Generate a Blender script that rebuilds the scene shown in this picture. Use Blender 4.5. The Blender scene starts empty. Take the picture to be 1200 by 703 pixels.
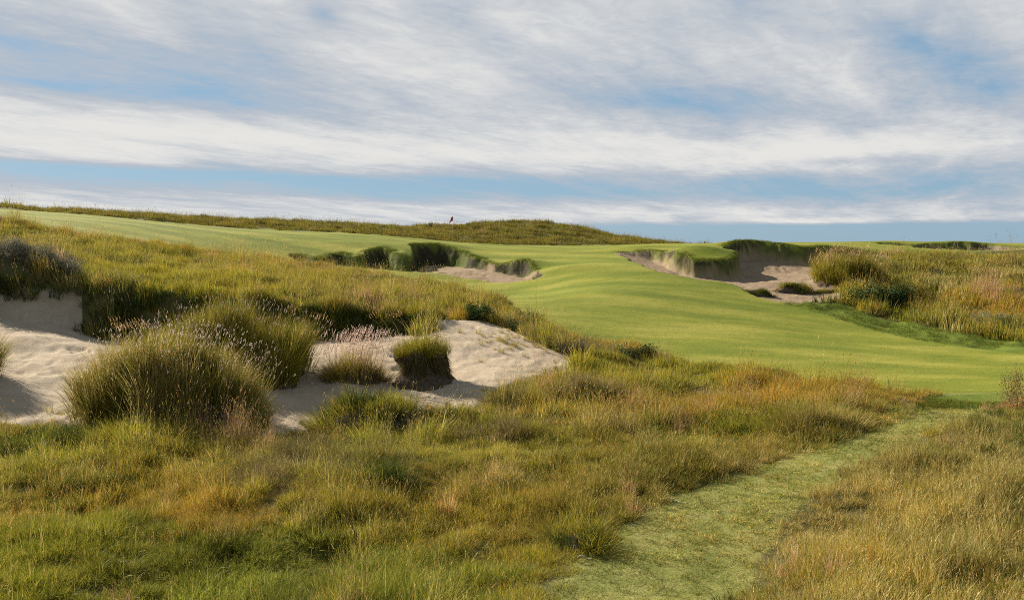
import bpy, math, random
import numpy as np
from mathutils import Vector

SC = bpy.context.scene
COL = SC.collection
rng = np.random.default_rng(7)
R = math.radians

# ------------------------------------------------------------------ camera model
F = 1039.0                       # focal length in photo pixels (1200 px wide)
EYE = 5.0                        # eye height, metres
PITCH = math.atan((351.5 - 290.0) / F)
CP, SP = math.cos(PITCH), math.sin(PITCH)


def pdir(u, v):
    xc = (u - 600.0) / F
    yc = (351.5 - v) / F
    return np.array([xc, CP + yc * SP, -SP + yc * CP])


def pt(u, v, d):
    r = pdir(u, v)
    return r * (d / r[1]) + np.array([0, 0, EYE])


# ------------------------------------------------------------------ noise
def _hash(ix, iy, seed):
    h = (ix.astype(np.int64) * 374761393 + iy.astype(np.int64) * 668265263 + seed * 974634777) & 0x7FFFFFFF
    h = ((h ^ (h >> 13)) * 1274126177) & 0x7FFFFFFF
    h = h ^ (h >> 16)
    return (h & 0xFFFF) / 65535.0


def vnoise(x, y, s, seed):
    x = np.asarray(x, float) / s + 1000.3
    y = np.asarray(y, float) / s + 1000.7
    ix, iy = np.floor(x), np.floor(y)
    fx, fy = x - ix, y - iy
    fx = fx * fx * (3 - 2 * fx)
    fy = fy * fy * (3 - 2 * fy)
    a = _hash(ix, iy, seed); b = _hash(ix + 1, iy, seed)
    c = _hash(ix, iy + 1, seed); d = _hash(ix + 1, iy + 1, seed)
    return (a + (b - a) * fx) * (1 - fy) + (c + (d - c) * fx) * fy - 0.5


def fbm(x, y, s, seed, o=3):
    t = 0.0; a = 1.0
    for k in range(o):
        t = t + a * vnoise(x, y, s / 2 ** k, seed + 31 * k)
        a *= 0.5
    return t


def sstep(a, b, x):
    t = np.clip((x - a) / (b - a), 0, 1)
    return t * t * (3 - 2 * t)


# ------------------------------------------------------------------ terrain: thin plate spline through surveyed points
G = -0.22
ctrl = [  # (u, v, distance, extra z)
    # the low rough in front
    (0, 703, 11, G), (300, 703, 11, G), (600, 703, 11, -.1), (900, 703, 11, G), (1200, 703, 11, -.1),
    (-200, 640, 13, G), (100, 620, 14.3, G), (450, 610, 14.7, G), (760, 600, 15, -.02), (1100, 570, 16.2, -.1), (1400, 560, 16.5, 0),
    (250, 545, 18, G), (560, 530, 19, G), (850, 525, 19.3, -.15), (1000, 516, 20, 0), (1190, 500, 20, -.1),
    (60, 500, 22, -.15), (600, 480, 24, -.1), (900, 468, 25.3, -.2), (1130, 470, 26, 0), (-250, 490, 22, 0),
    (700, 440, 28.5, -.25), (1060, 457, 26.8, -.15), (1165, 455, 28, 0), (1400, 452, 28, 0),
    # rising fairway
    (1190, 440, 31, 0), (1000, 428, 32.5, 0), (850, 402, 36, 0), (1190, 405, 39, 0), (1000, 386, 42.5, 0),
    (700, 340, 47, 0), (800, 355, 45, 0), (900, 352, 48.5, 0), (1000, 362, 47.5, 0), (1200, 385, 44, 0), (760, 302, 63, 0), (680, 312, 57, 0),
    (620, 291, 70, 0), (760, 286, 78, 0), (690, 290, 75, 0), (1400, 400, 44, 0),
    # putting surface and the ground left of it
    (530, 286, 71, 0), (440, 281, 68, 0), (300, 276, 66, 0), (200, 267, 66, 0), (100, 258, 65, 0), (0, 251, 64, 0), (-250, 243, 64, 0),
    # back ridge
    (0, 241, 88, -.3), (130, 248, 90, -.3), (330, 259, 95, -.2), (440, 265, 97, -.2), (520, 265, 103, -.3), (600, 260, 108, -.3), (650, 262, 109, -.3),
    (700, 270, 107, -.3), (755, 281, 103, -.2), (560, 285.5, 85, 0), (700, 288, 86, 0), (300, 269, 79, 0), (440, 275, 82, 0), (100, 252, 77, 0), (-250, 235, 88, 0),
    # behind the right bunkers
    (820, 285, 76, 0), (880, 286, 72, 0), (870, 291, 86, 0), (960, 286.5, 70, 0), (1060, 284.5, 76, 0), (1120, 284, 80, 0), (1190, 285, 80, 0), (1400, 284, 80, 0),
    (1000, 291, 92, 0), (1200, 291, 95, 0), (850, 294, 110, 0), (1200, 296, 115, 0), (830, 290, 66, 0),
    # right rough
    (960, 328, 55, -.1), (1000, 305, 63, -.2), (1100, 298, 70, -.2), (1200, 294, 72, -.2), (1100, 330, 57, -.3), (1200, 330, 57, -.3), (1060, 360, 50, -.2), (1150, 368, 49, -.3), (1400, 300, 65, 0), (1400, 350, 55, 0),
    # slope above the left bunker
    (600, 346, 51, -.05), (480, 326, 54, -.1), (560, 330, 57.5, 0), (350, 303, 60, -.1), (430, 306, 61, 0), (200, 289, 55, -.2), (100, 277, 52, -.2), (0, 264, 50, -.2), (-250, 250, 50, 0),
    (100, 306, 42, -.3), (220, 318, 40, -.3), (330, 330, 39, -.3), (420, 345, 38.5, -.3), (520, 358, 38, -.3), (600, 370, 37.5, -.2), (660, 388, 36, -.2), (740, 408, 33.5, -.2),
    (0, 290, 40, -.3), (-250, 280, 40, -.3),
    (0, 326, 33.8, -.05), (100, 336, 34.4, -.1), (200, 343, 34.8, -.1), (300, 350, 34.9, -.1), (400, 358, 35, -.1), (480, 368, 35.2, -.1), (560, 376, 35, -.05), (-250, 312, 33.5, -.1),
    (620, 398, 32.5, 0), (655, 425, 30, 0),
    (300, 500, 22, 0), (420, 498, 22.8, 0), (520, 485, 23.6, 0),
]
cp = [list(pt(u, v, d) + np.array([0, 0, dz])) for u, v, d, dz in ctrl]
cp += [[0, 0, 3.2], [0, -20, 3.2], [-15, -5, 3.0], [15, -5, 3.2], [0, 5, 1.9], [-6, 6, 1.7], [6, 6, 1.8],
       [-60, 0, 2.5], [60, 0, 2.5], [-70, 120, 3.5], [80, 120, 2.0], [0, 128, 4.5], [-30, 128, 5.5], [30, 128, 3.0]]
cp = np.array(cp)


def _tps(r2):
    return 0.5 * r2 * np.log(r2 + 1e-9)


class Spline:
    def __init__(s, p, lam=0.4):
        n = len(p); s.c = p[:, :2]
        d2 = ((s.c[:, None] - s.c[None]) ** 2).sum(-1)
        A = np.zeros((n + 3, n + 3))
        A[:n, :n] = _tps(d2) + lam * np.eye(n)
        A[:n, n] = 1; A[:n, n + 1:] = s.c
        A[n, :n] = 1; A[n + 1:, :n] = s.c.T
        b = np.zeros(n + 3); b[:n] = p[:, 2]
        s.w = np.linalg.solve(A, b)

    def __call__(s, x, y):
        x = np.asarray(x, float); y = np.asarray(y, float)
        sh = x.shape; x = x.ravel(); y = y.ravel()
        out = s.w[-3] + s.w[-2] * x + s.w[-1] * y
        for k in range(len(s.c)):
            out += s.w[k] * _tps((x - s.c[k, 0]) ** 2 + (y - s.c[k, 1]) ** 2)
        return out.reshape(sh)


_base = Spline(cp)
humps = []                       # (x, y, rx, ry, height): turf humps, lips


def base(x, y):
    x = np.asarray(x, float); y = np.asarray(y, float)
    r = np.hypot(x, y)
    t = sstep(112, 200, r)
    cx = np.where(r > 150, x * 150 / np.maximum(r, 1), x)
    cy = np.where(r > 150, y * 150 / np.maximum(r, 1), y)
    z = np.clip(_base(cx, cy), -6, 12)
    far = -6.0 + 2.5 * fbm(x, y, 260, 5) - 9 * sstep(200, 1500, r)
    z = z * (1 - t) + far * t
    for hx, hy, rx, ry, h in humps:
        z = z + h * np.exp(-((x - hx) / rx) ** 2 - ((y - hy) / ry) ** 2)
    return z


def cast(u, v, fn=None, lo=4.0, hi=135.0):
    fn = fn or base
    r = pdir(u, v)
    d = np.geomspace(lo, hi, 2500)
    x = r[0] / r[1] * d; y = d; z = EYE + r[2] / r[1] * d
    g = z - fn(x, y)
    below = np.nonzero(g < 0)[0]
    k = below[0] if len(below) else int(np.argmin(g))
    return np.array([x[k], y[k]])


def ud(u, d):
    return np.array([(u - 600.0) / F * d, d])


def hump(u, d, rx, ry, h):
    x, y = ud(u, d)
    humps.append((x, y, rx, ry, h))


# lips of the far bunkers and rolls in the turf
hump(-20, 34.6, 4.2, 1.0, .75)
hump(878, 68.5, 2.6, 1.6, .45)
hump(1127, 77.2, 2.6, 1.3, .28)
hump(1050, 76.8, 3.0, 1.0, .10)
hump(1190, 77.0, 3.0, 1.2, .12)
hump(618, 109, 9.0, 5.0, .22)
hump(1000, 69, 4.0, 1.3, .16)
hump(815, 63.0, 2.6, 1.5, .62)
hump(745, 68.0, 2.4, 1.0, .25)
hump(470, 65.5, 2.6, 1.6, .22)
hump(608, 60.8, 1.9, 1.1, .55)
hump(592, 57.6, 2.0, .45, .28)
hump(405, 65.5, 2.5, 1.0, .12)
hump(470, 62.8, .5, 1.4, .25)
hump(520, 68.6, 2.2, .9, .22)
hump(655, 57, 2.0, 1.0, .22)
hump(440, 63, 1.2, 1.2, .2)


def poly(pts):
    out = []
    for p in pts:
        if len(p) == 3:
            out.append(ud(p[1], p[2]))
        else:
            out.append(cast(*p))
    return np.array(out)


def chaikin(P, n=2):
    for _ in range(n):
        Q = np.roll(P, -1, 0)
        P = np.stack([P * .75 + Q * .25, P * .25 + Q * .75], 1).reshape(-1, 2)
    return P


def sdist(P, x, y, pad=4.0):
    """signed distance, positive inside, -pad far outside"""
    x = np.asarray(x, float); y = np.asarray(y, float)
    sh = x.shape; x = x.ravel(); y = y.ravel()
    out = np.full(x.shape, -pad)
    lo, hi = P.min(0) - pad, P.max(0) + pad
    sel = np.nonzero((x > lo[0]) & (x < hi[0]) & (y > lo[1]) & (y < hi[1]))[0]
    if len(sel):
        px, py = x[sel], y[sel]
        best = np.full(len(sel), 1e9); ins = np.zeros(len(sel), bool)
        for a, b in zip(P, np.roll(P, -1, 0)):
            ex, ey = b - a
            t = np.clip(((px - a[0]) * ex + (py - a[1]) * ey) / (ex * ex + ey * ey + 1e-12), 0, 1)
            best = np.minimum(best, (px - a[0] - t * ex) ** 2 + (py - a[1] - t * ey) ** 2)
            c = (a[1] > py) != (b[1] > py)
            xi = a[0] + (py - a[1]) / (ey if abs(ey) > 1e-12 else 1e-12) * ex
            ins ^= c & (px < xi)
        d = np.sqrt(best)
        out[sel] = np.where(ins, d, -d)
    return out.reshape(sh)


B1 = chaikin(poly([('d', -160, 33.4), ('d', -60, 33.3), ('d', 0, 33.5), ('d', 60, 33.8), ('d', 110, 34.2), ('d', 200, 34.6), ('d', 300, 34.8), ('d', 400, 34.8), ('d', 470, 35), ('d', 505, 34.8), (545, 373),
                   (590, 378), (620, 394), (650, 412), (690, 424), (690, 432), (640, 441), (604, 452), (578, 466), (560, 482), (520, 490), (480, 494), (420, 503), (370, 510),
                   (310, 510), (250, 503), (80, 496), (0, 500), (-80, 508), (-160, 500)]))
B2 = chaikin(poly([('d', 336, 61.2), ('d', 356, 61.7), ('d', 374, 60.9), ('d', 384, 62.2), ('d', 404, 62.9), ('d', 418, 61.6), ('d', 428, 63.2), ('d', 446, 65.0), ('d', 457, 64.4), ('d', 466, 62.4), ('d', 478, 61.8), ('d', 484, 63.6), ('d', 479, 67.2), ('d', 500, 68.3), ('d', 535, 67.2),
                   ('d', 562, 64.6), ('d', 578, 62.6), ('d', 600, 61.4), ('d', 625, 60.0), (642, 323), (600, 330), (560, 327), (520, 320), (480, 319), (430, 315), (390, 311.5), (355, 307)]), 2)
B3 = chaikin(poly([('d', 716, 66), ('d', 748, 66.8), ('d', 775, 65.6), ('d', 788, 63.5), ('d', 797, 61.6), ('d', 830, 60.2), ('d', 856, 60.8), ('d', 862, 63.2), ('d', 842, 66), ('d', 855, 68.5), ('d', 885, 69.4), ('d', 915, 68.4),
                   ('d', 935, 67.4), ('d', 965, 68.2), ('d', 1000, 68.2), ('d', 1035, 67.2), ('d', 1045, 65.2), ('d', 990, 62), ('d', 968, 59), ('d', 974, 55.8), ('d', 1000, 53.6), (992, 354), (945, 359.5), (903, 353), (880, 344),
                   (850, 331), (815, 327), (770, 319), (745, 309), (725, 298)]), 2)
B4 = chaikin(poly([('d', 1022, 75.2), ('d', 1040, 76.2), ('d', 1058, 75.4), ('d', 1072, 75.0), ('d', 1086, 76.1), ('d', 1112, 76.7), ('d', 1142, 76.7), ('d', 1175, 75.9), ('d', 1215, 75.4), ('d', 1240, 74.6), ('d', 1180, 74.0), ('d', 1120, 73.2), ('d', 1080, 73.6), ('d', 1045, 74.4)]), 2)
FAIR = chaikin(poly([(-400, 244), (-60, 256), (0, 259), (60, 269), (120, 278), (180, 287), (240, 293), (300, 300), (350, 308), (410, 318), (480, 326), (560, 340), (600, 358), (645, 385),
                     (700, 398), (760, 410), (800, 424), (880, 437), (960, 446), (1060, 459), (1088, 461), (1185, 460), (1300, 458), (1500, 440), (1400, 424), (1200, 413), (1120, 404), (1050, 391), (990, 373),
                     (945, 360), (905, 354), ('d', 930, 54), ('d', 960, 62), ('d', 1060, 70), ('d', 1200, 74.5), ('d', 1400, 76), ('d', 1400, 98), ('d', 1000, 98), ('d', 760, 96), ('d', 700, 86),
                     ('d', 560, 84.5), ('d', 440, 81), ('d', 300, 78), ('d', 180, 77), ('d', 60, 78), ('d', -400, 80)]), 2)
CUT = chaikin(poly([(905, 352), (945, 356), (985, 358), (1040, 374), (1110, 390), (1200, 402), (1400, 412), (1500, 426), (1300, 424), (1200, 415), (1120, 406), (1050, 393), (990, 376), (940, 361)]), 2)
CUT2 = chaikin(poly([(1070, 461), (1190, 459), (1230, 462), (1215, 476), (1160, 478), (1085, 482)]), 2)
PATH = chaikin(poly([(560, 820), (640, 703), (690, 645), (755, 596), (830, 567), (900, 543), (980, 517), (1060, 494), (1084, 482), (1084, 460), (1190, 459), (1185, 476), (1135, 492), (1065, 520), (1005, 550),
                     (960, 582), (920, 620), (890, 660), (868, 703), (830, 820)]), 2)


def floor_spline(pts):
    return Spline(np.array([pt(u, v, d) for u, v, d in pts]), 0.3)


FL1 = floor_spline([(-160, 480, 23), (0, 490, 22.5), (0, 440, 26), (40, 410, 28.6), (0, 374, 32.4), (60, 380, 32.5), (110, 398, 32.4), (-160, 374, 32.3), (0, 388, 30), (60, 394, 30), (-160, 388, 30), (150, 425, 28), (150, 406, 31.5), (220, 406, 32.2), (300, 404, 32.6), (380, 402, 32.8), (440, 398, 33.2), (200, 480, 23.3), (330, 492, 22.5), (350, 470, 24.3), (300, 420, 28),
                    (400, 432, 27.8), (440, 412, 30.5), (450, 440, 27.8), (520, 462, 25.8), (520, 425, 29.5), (560, 385, 33.8), (540, 396, 32.5), (600, 410, 31.2), (600, 385, 34), (650, 425, 29.8), (560, 450, 26.8),
                    (480, 488, 23.4), (560, 475, 24.6), (690, 428, 29.3)])
FL2 = floor_spline([(350, 308, 59.8), (395, 312, 60), (440, 317, 60.5), (440, 315, 63), (500, 318, 64), (540, 314, 65), (560, 318, 62), (520, 321, 60), (580, 328, 58.5), (610, 326, 59), (640, 326, 58), (600, 332, 57), (450, 319, 60)])
FL3 = floor_spline([(725, 300, 65), (760, 311, 63.5), (780, 318, 61), (820, 328, 59), (860, 326, 61), (900, 312, 66), (890, 318, 64.5), (940, 318, 65), (1010, 312, 66), (1050, 306, 66), (920, 330, 59), (860, 335, 56.5), (900, 345, 53), (950, 350, 52), (990, 348, 52), (980, 333, 56.5), (985, 327, 58.5)])
FL4 = floor_spline([(1030, 293, 74.6), (1060, 294, 75), (1110, 295, 75), (1160, 294, 75), (1220, 293, 74.6), (1100, 295, 73.4), (1160, 295, 73.6)])
BUNK = [(B1, FL1, 1.1, 0.05), (B2, FL2, 0.55, 0.05), (B3, FL3, 0.65, 0.05), (B4, FL4, 0.5, 0.05)]
mounds = []          # (x, y, rx, ry, h, pow) soil islands are their own objects; kept empty here


def field(x, y, detail=True):
    """height plus region distances for any plan position"""
    x = np.asarray(x, float); y = np.asarray(y, float)
    b = base(x, y)
    wob = 0.28 * fbm(x, y, 0.9, 3, 3) + np.where(y < 44, 0.12 * vnoise(x, y, .25, 8), 0)
    z = b.copy()
    sb = np.full(x.shape, -4.0); drop = np.zeros(x.shape)
    each = []
    for P, fl, w, sink in BUNK:
        d = sdist(P, x, y)
        near = d > -3.9
        d = np.where(near, d + wob * np.where(y > 44, 1.5, 1.0) + np.where(y > 44, .35 * vnoise(x, y, 2.2, 19), 0), d)
        t = sstep(0.0, w, d)
        m = d > 0
        f = b.copy()
        if m.any():
            f[m] = np.minimum(fl(x[m], y[m]), b[m] - sink)
            # edges that have no wall stay shallow
        z = z + t * (f - z)
        drop = np.where(m, np.maximum(drop, b - f), drop)
        sb = np.maximum(sb, d)
        each.append(d)
    df = sdist(FAIR, x, y); dp = sdist(PATH, x, y); dc = np.maximum(sdist(CUT, x, y), sdist(CUT2, x, y))
    df = np.where(df > -3.9, df + .15 * fbm(x, y, 1.5, 77, 2), df)
    dp = np.where(dp > -3.9, dp + .22 * fbm(x, y, 0.8, 78, 3), dp)
    if detail:
        sand = sstep(-.05, .35, sb)
        mown = np.maximum(sstep(-.3, .3, df), sstep(-1.1, .1, dp)) * (1 - sand)
        rough = (1 - sand) * (1 - mown)
        r = np.hypot(x, y)
        k = 1 - sstep(120, 200, r)
        z = z + k * (rough * (0.36 * fbm(x, y, 1.9, 11, 3)) + mown * (0.05 * fbm(x, y, 9.0, 13, 2) + .012 * fbm(x, y, .5, 14, 2)) +
                     sand * (0.10 * fbm(x, y, 2.0, 17, 2) + 0.05 * fbm(x, y, .42, 18, 3) - .07 * sstep(.10, .32, vnoise(x, y, .33, 23)) * sstep(-.1, .3, fbm(x, y, 2.5, 24, 2) + .1)))
        # mown path sits slightly below the rough
    return z, sb, df, dp, dc, drop, each


def backside(x, y):
    """1 where the ground lies behind a far bunker (on its lip), 0 along its open front"""
    a = np.maximum.reduce([sdist(P, x, y) for P in (B2, B3, B4)]); b = np.maximum.reduce([sdist(P, x, y - .5) for P in (B2, B3, B4)])
    return ((b - a) > .12).astype(float)


def height(x, y):
    return field(np.atleast_1d(np.asarray(x, float)), np.atleast_1d(np.asarray(y, float)))[0]


def ground_at(u, v):
    return cast(u, v, lambda x, y: field(x, y, True)[0], 6, 128)


# ------------------------------------------------------------------ tags and mesh helpers
def tag(o, label=None, cat=None, group=None, kind=None):
    if label: o['label'] = label
    if cat: o['category'] = cat
    if group: o['group'] = group
    if kind: o['kind'] = kind
    return o


class MB:
    """accumulates geometry for ONE mesh object"""
    def __init__(s):
        s.v = []; s.q = []; s.t = []; s.c = []; s.n = 0

    def add(s, v, q=None, t=None, c=None):
        v = np.asarray(v, float).reshape(-1, 3)
        if q is not None and len(q): s.q.append(np.asarray(q, np.int64).reshape(-1, 4) + s.n)
        if t is not None and len(t): s.t.append(np.asarray(t, np.int64).reshape(-1, 3) + s.n)
        if c is None: c = np.ones((len(v), 3)) * .5
        c = np.asarray(c, float)
        if c.ndim == 1: c = np.tile(c, (len(v), 1))
        s.v.append(v); s.c.append(c); s.n += len(v)

    def mesh(s, name, mat, smooth=False):
        v = np.concatenate(s.v); c = np.concatenate(s.c)
        q = np.concatenate(s.q) if s.q else np.zeros((0, 4), np.int64)
        t = np.concatenate(s.t) if s.t else np.zeros((0, 3), np.int64)
        me = bpy.data.meshes.new(name)
        me.vertices.add(len(v)); me.vertices.foreach_set('co', v.astype(np.float32).ravel())
        nl = len(q) * 4 + len(t) * 3
        me.loops.add(nl)
        me.loops.foreach_set('vertex_index', np.concatenate([q.ravel(), t.ravel()]).astype(np.int32))
        me.polygons.add(len(q) + len(t))
        st = np.concatenate([np.arange(len(q)) * 4, len(q) * 4 + np.arange(len(t)) * 3]).astype(np.int32)
        me.polygons.foreach_set('loop_start', st)
        me.polygons.foreach_set('loop_total', np.concatenate([np.full(len(q), 4), np.full(len(t), 3)]).astype(np.int32))
        me.polygons.foreach_set('use_smooth', np.full(len(q) + len(t), smooth))
        a = me.color_attributes.new('col', 'FLOAT_COLOR', 'POINT')
        a.data.foreach_set('color', np.concatenate([c, np.ones((len(c), 1))], 1).astype(np.float32).ravel())
        me.update(); me.validate()
        if mat: me.materials.append(mat)
        return me

    def build(s, name, mat, parent=None, smooth=False, link=True):
        o = bpy.data.objects.new(name, s.mesh(name, mat, smooth))
        if link: COL.objects.link(o)
        if parent: o.parent = parent
        return o


def empty(name, loc, rz=0.0):
    o = bpy.data.objects.new(name, None); COL.objects.link(o)
    o.location = loc; o.rotation_euler = (0, 0, rz); o.empty_display_size = .2
    return o


def copy_thing(o, loc, rz, sc=1.0):
    c = o.copy(); COL.objects.link(c); c.location = loc; c.rotation_euler = (0, 0, rz); c.scale = (sc, sc, sc)
    for ch in list(o.children):
        k = ch.copy(); COL.objects.link(k); k.parent = c
    return c


# ------------------------------------------------------------------ materials
def new_mat(name):
    m = bpy.data.materials.new(name); m.use_nodes = True
    nt = m.node_tree; nt.nodes.clear()
    out = nt.nodes.new('ShaderNodeOutputMaterial')
    return m, nt, out


def N(nt, kind, **kw):
    n = nt.nodes.new(kind)
    for k, v in kw.items():
        if hasattr(n, k): setattr(n, k, v)
        else: n.inputs[k].default_value = v
    return n


def blade_mat(name, tint):
    m, nt, out = new_mat(name)
    a = N(nt, 'ShaderNodeAttribute', attribute_name='col')
    col = a.outputs['Color']
    if tint:
        b = N(nt, 'ShaderNodeAttribute', attribute_name='tint', attribute_type='INSTANCER')
        mx = N(nt, 'ShaderNodeMix', data_type='RGBA', blend_type='MULTIPLY'); mx.inputs[0].default_value = 1
        nt.links.new(col, mx.inputs[6]); nt.links.new(b.outputs['Color'], mx.inputs[7]); col = mx.outputs[2]
    d = N(nt, 'ShaderNodeBsdfDiffuse'); t = N(nt, 'ShaderNodeBsdfTranslucent')
    g = N(nt, 'ShaderNodeBsdfGlossy', Roughness=.45)
    g.inputs['Color'].default_value = (.5, .5, .45, 1)
    nt.links.new(col, d.inputs['Color']); nt.links.new(col, t.inputs['Color'])
    s = N(nt, 'ShaderNodeMixShader', Fac=.40); nt.links.new(d.outputs[0], s.inputs[1]); nt.links.new(t.outputs[0], s.inputs[2])
    s2 = N(nt, 'ShaderNodeMixShader', Fac=.018); nt.links.new(s.outputs[0], s2.inputs[1]); nt.links.new(g.outputs[0], s2.inputs[2])
    nt.links.new(s2.outputs[0], out.inputs[0])
    return m


M_BLADE = blade_mat('grass_blade', True)
M_GRASS = blade_mat('tussock_blade', False)


def soil_mat(name, c1, c2, sc=9.0):
    m, nt, out = new_mat(name)
    p = N(nt, 'ShaderNodeBsdfPrincipled', Roughness=.95); p.inputs['Specular IOR Level'].default_value = .1
    tc = N(nt, 'ShaderNodeTexCoord')
    n = N(nt, 'ShaderNodeTexNoise', Scale=sc, Detail=6.0, Roughness=.7)
    nt.links.new(tc.outputs['Object'], n.inputs['Vector'])
    r = N(nt, 'ShaderNodeValToRGB')
    r.color_ramp.elements[0].position = .3; r.color_ramp.elements[0].color = (*c1, 1)
    r.color_ramp.elements[1].position = .7; r.color_ramp.elements[1].color = (*c2, 1)
    nt.links.new(n.outputs['Fac'], r.inputs['Fac']); nt.links.new(r.outputs['Color'], p.inputs['Base Color'])
    b = N(nt, 'ShaderNodeBump', Strength=.8, Distance=.05)
    nt.links.new(n.outputs['Fac'], b.inputs['Height']); nt.links.new(b.outputs['Normal'], p.inputs['Normal'])
    nt.links.new(p.outputs[0], out.inputs[0])
    return m


M_SOIL = soil_mat('root_soil', (.035, .026, .018), (.15, .11, .075))
M_TWIG = soil_mat('dry_twig', (.45, .40, .33), (.62, .56, .47), 30)
M_STEM = soil_mat('woody_stem', (.07, .05, .035), (.16, .12, .09), 30)


def paint_mat(name, c, rough=.4):
    m, nt, out = new_mat(name)
    p = N(nt, 'ShaderNodeBsdfPrincipled', Roughness=rough)
    n = N(nt, 'ShaderNodeTexNoise', Scale=14.0, Detail=4.0)
    r = N(nt, 'ShaderNodeValToRGB')
    r.color_ramp.elements[0].color = (c[0] * .8, c[1] * .8, c[2] * .8, 1); r.color_ramp.elements[1].color = (*c, 1)
    nt.links.new(n.outputs['Fac'], r.inputs['Fac']); nt.links.new(r.outputs['Color'], p.inputs['Base Color'])
    nt.links.new(p.outputs[0], out.inputs[0])
    return m


M_FLAG = paint_mat('flag_cloth', (.36, .022, .016), .8)
M_POLE = paint_mat('pole_paint', (.48, .45, .34), .4)
M_DARKPAINT = paint_mat('black_paint', (.03, .03, .03), .5)


def ground_mat():
    m, nt, out = new_mat('ground')
    L = nt.links.new
    p = N(nt, 'ShaderNodeBsdfPrincipled', Roughness=.92); p.inputs['Specular IOR Level'].default_value = .12
    w = N(nt, 'ShaderNodeAttribute', attribute_name='wts'); sep = N(nt, 'ShaderNodeSeparateColor'); L(w.outputs['Color'], sep.inputs[0])
    ax = N(nt, 'ShaderNodeAttribute', attribute_name='aux'); sep2 = N(nt, 'ShaderNodeSeparateColor'); L(ax.outputs['Color'], sep2.inputs[0])
    geo = N(nt, 'ShaderNodeNewGeometry')

    def noise(scale, detail=4.0, rough=.6, stretch=None):
        n = N(nt, 'ShaderNodeTexNoise', Scale=scale, Detail=detail, Roughness=rough)
        if stretch:
            mp = N(nt, 'ShaderNodeMapping'); mp.inputs['Scale'].default_value = stretch[:3]; mp.inputs['Rotation'].default_value = (0, 0, stretch[3])
            L(geo.outputs['Position'], mp.inputs[0]); L(mp.outputs[0], n.inputs['Vector'])
        else:
            L(geo.outputs['Position'], n.inputs['Vector'])
        return n.outputs['Fac']

    def ramp(f, stops):
        r = N(nt, 'ShaderNodeValToRGB')
        while len(r.color_ramp.elements) < len(stops): r.color_ramp.elements.new(.5)
        for e, (pos, c) in zip(r.color_ramp.elements, stops): e.position = pos; e.color = (*c, 1)
        L(f, r.inputs['Fac']); return r.outputs['Color']

    def mix(f, a, b, mode='MIX'):
        x = N(nt, 'ShaderNodeMix', data_type='RGBA', blend_type=mode)
        if isinstance(f, (int, float)): x.inputs[0].default_value = f
        else: L(f, x.inputs[0])
        L(a, x.inputs[6]); L(b, x.inputs[7]); return x.outputs[2]

    rough_c = ramp(noise(2.5, 6, .7), [(.3, (.045, .045, .016)), (.55, (.10, .085, .030)), (.75, (.17, .135, .055))])
    rough_far = ramp(noise(.35, 5, .7), [(.3, (.075, .08, .026)), (.7, (.15, .12, .045))])
    rough_c = mix(.5, rough_c, rough_far)
    f1 = ramp(noise(.16, 4, .6, (1, 3.2, 1, .25)), [(.34, FW[0]), (.5, FW[1]), (.66, FW[2])])
    f2 = ramp(noise(5.0, 5, .75, (1, 2.6, 1, .2)), [(.25, (.72, .74, .70)), (.75, (1.22, 1.2, 1.22))])
    fair = mix(1.0, f1, f2, 'MULTIPLY')
    st = ramp(sep2.outputs[0], [(0, (.86, .90, .84)), (1, (1.10, 1.07, 1.10))])
    fair = mix(1.0, fair, st, 'MULTIPLY')
    pa = ramp(noise(1.3, 6, .75), [(.28, (.105, .122, .026)), (.46, (.195, .200, .048)), (.6, (.285, .255, .085)), (.76, (.41, .335, .15))])
    pb = ramp(noise(22.0, 4, .8), [(.3, (.55, .55, .5)), (.7, (1.3, 1.3, 1.3))])
    path = mix(1.0, pa, pb, 'MULTIPLY')
    cut = ramp(noise(1.2, 5, .7), [(.3, (.085, .122, .014)), (.7, (.145, .175, .022))])
    sand = ramp(noise(.7, 7, .65), [(.3, (.37, .285, .195)), (.55, (.445, .355, .25)), (.8, (.51, .42, .305))])
    sg = ramp(noise(14.0, 5, .8), [(.28, (.82, .80, .77)), (.5, (1, 1, 1)), (.8, (1.05, 1.05, 1.05))])
    sand = mix(1.0, sand, sg, 'MULTIPLY')
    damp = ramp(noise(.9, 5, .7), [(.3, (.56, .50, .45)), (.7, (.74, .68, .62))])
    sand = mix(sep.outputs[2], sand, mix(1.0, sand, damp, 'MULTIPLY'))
    sod_shade_c = ramp(noise(3.0, 6, .75), [(.3, (.022, .020, .010)), (.7, (.085, .068, .034))])  # brown sod taken almost to black: shade painted into the far bunker walls
    rough_c = mix(sep.outputs[2], rough_c, sod_shade_c)
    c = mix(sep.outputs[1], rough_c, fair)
    c = mix(sep2.outputs[2], c, path)
    c = mix(sep2.outputs[1], c, cut)
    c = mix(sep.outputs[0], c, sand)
    L(c, p.inputs['Base Color'])
    nb = noise(9.0, 6, .75); nb2 = noise(45.0, 3, .7)
    ad = N(nt, 'ShaderNodeMath', operation='MULTIPLY_ADD'); ad.inputs[1].default_value = .35
    L(nb2, ad.inputs[0]); L(nb, ad.inputs[2])
    b = N(nt, 'ShaderNodeBump', Strength=.55, Distance=.045); L(ad.outputs[0], b.inputs['Height']); L(b.outputs['Normal'], p.inputs['Normal'])
    L(p.outputs[0], out.inputs[0])
    return m


FW = [(.136, .166, .016), (.196, .208, .024), (.282, .264, .046)]
M_GROUND = ground_mat()

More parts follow.
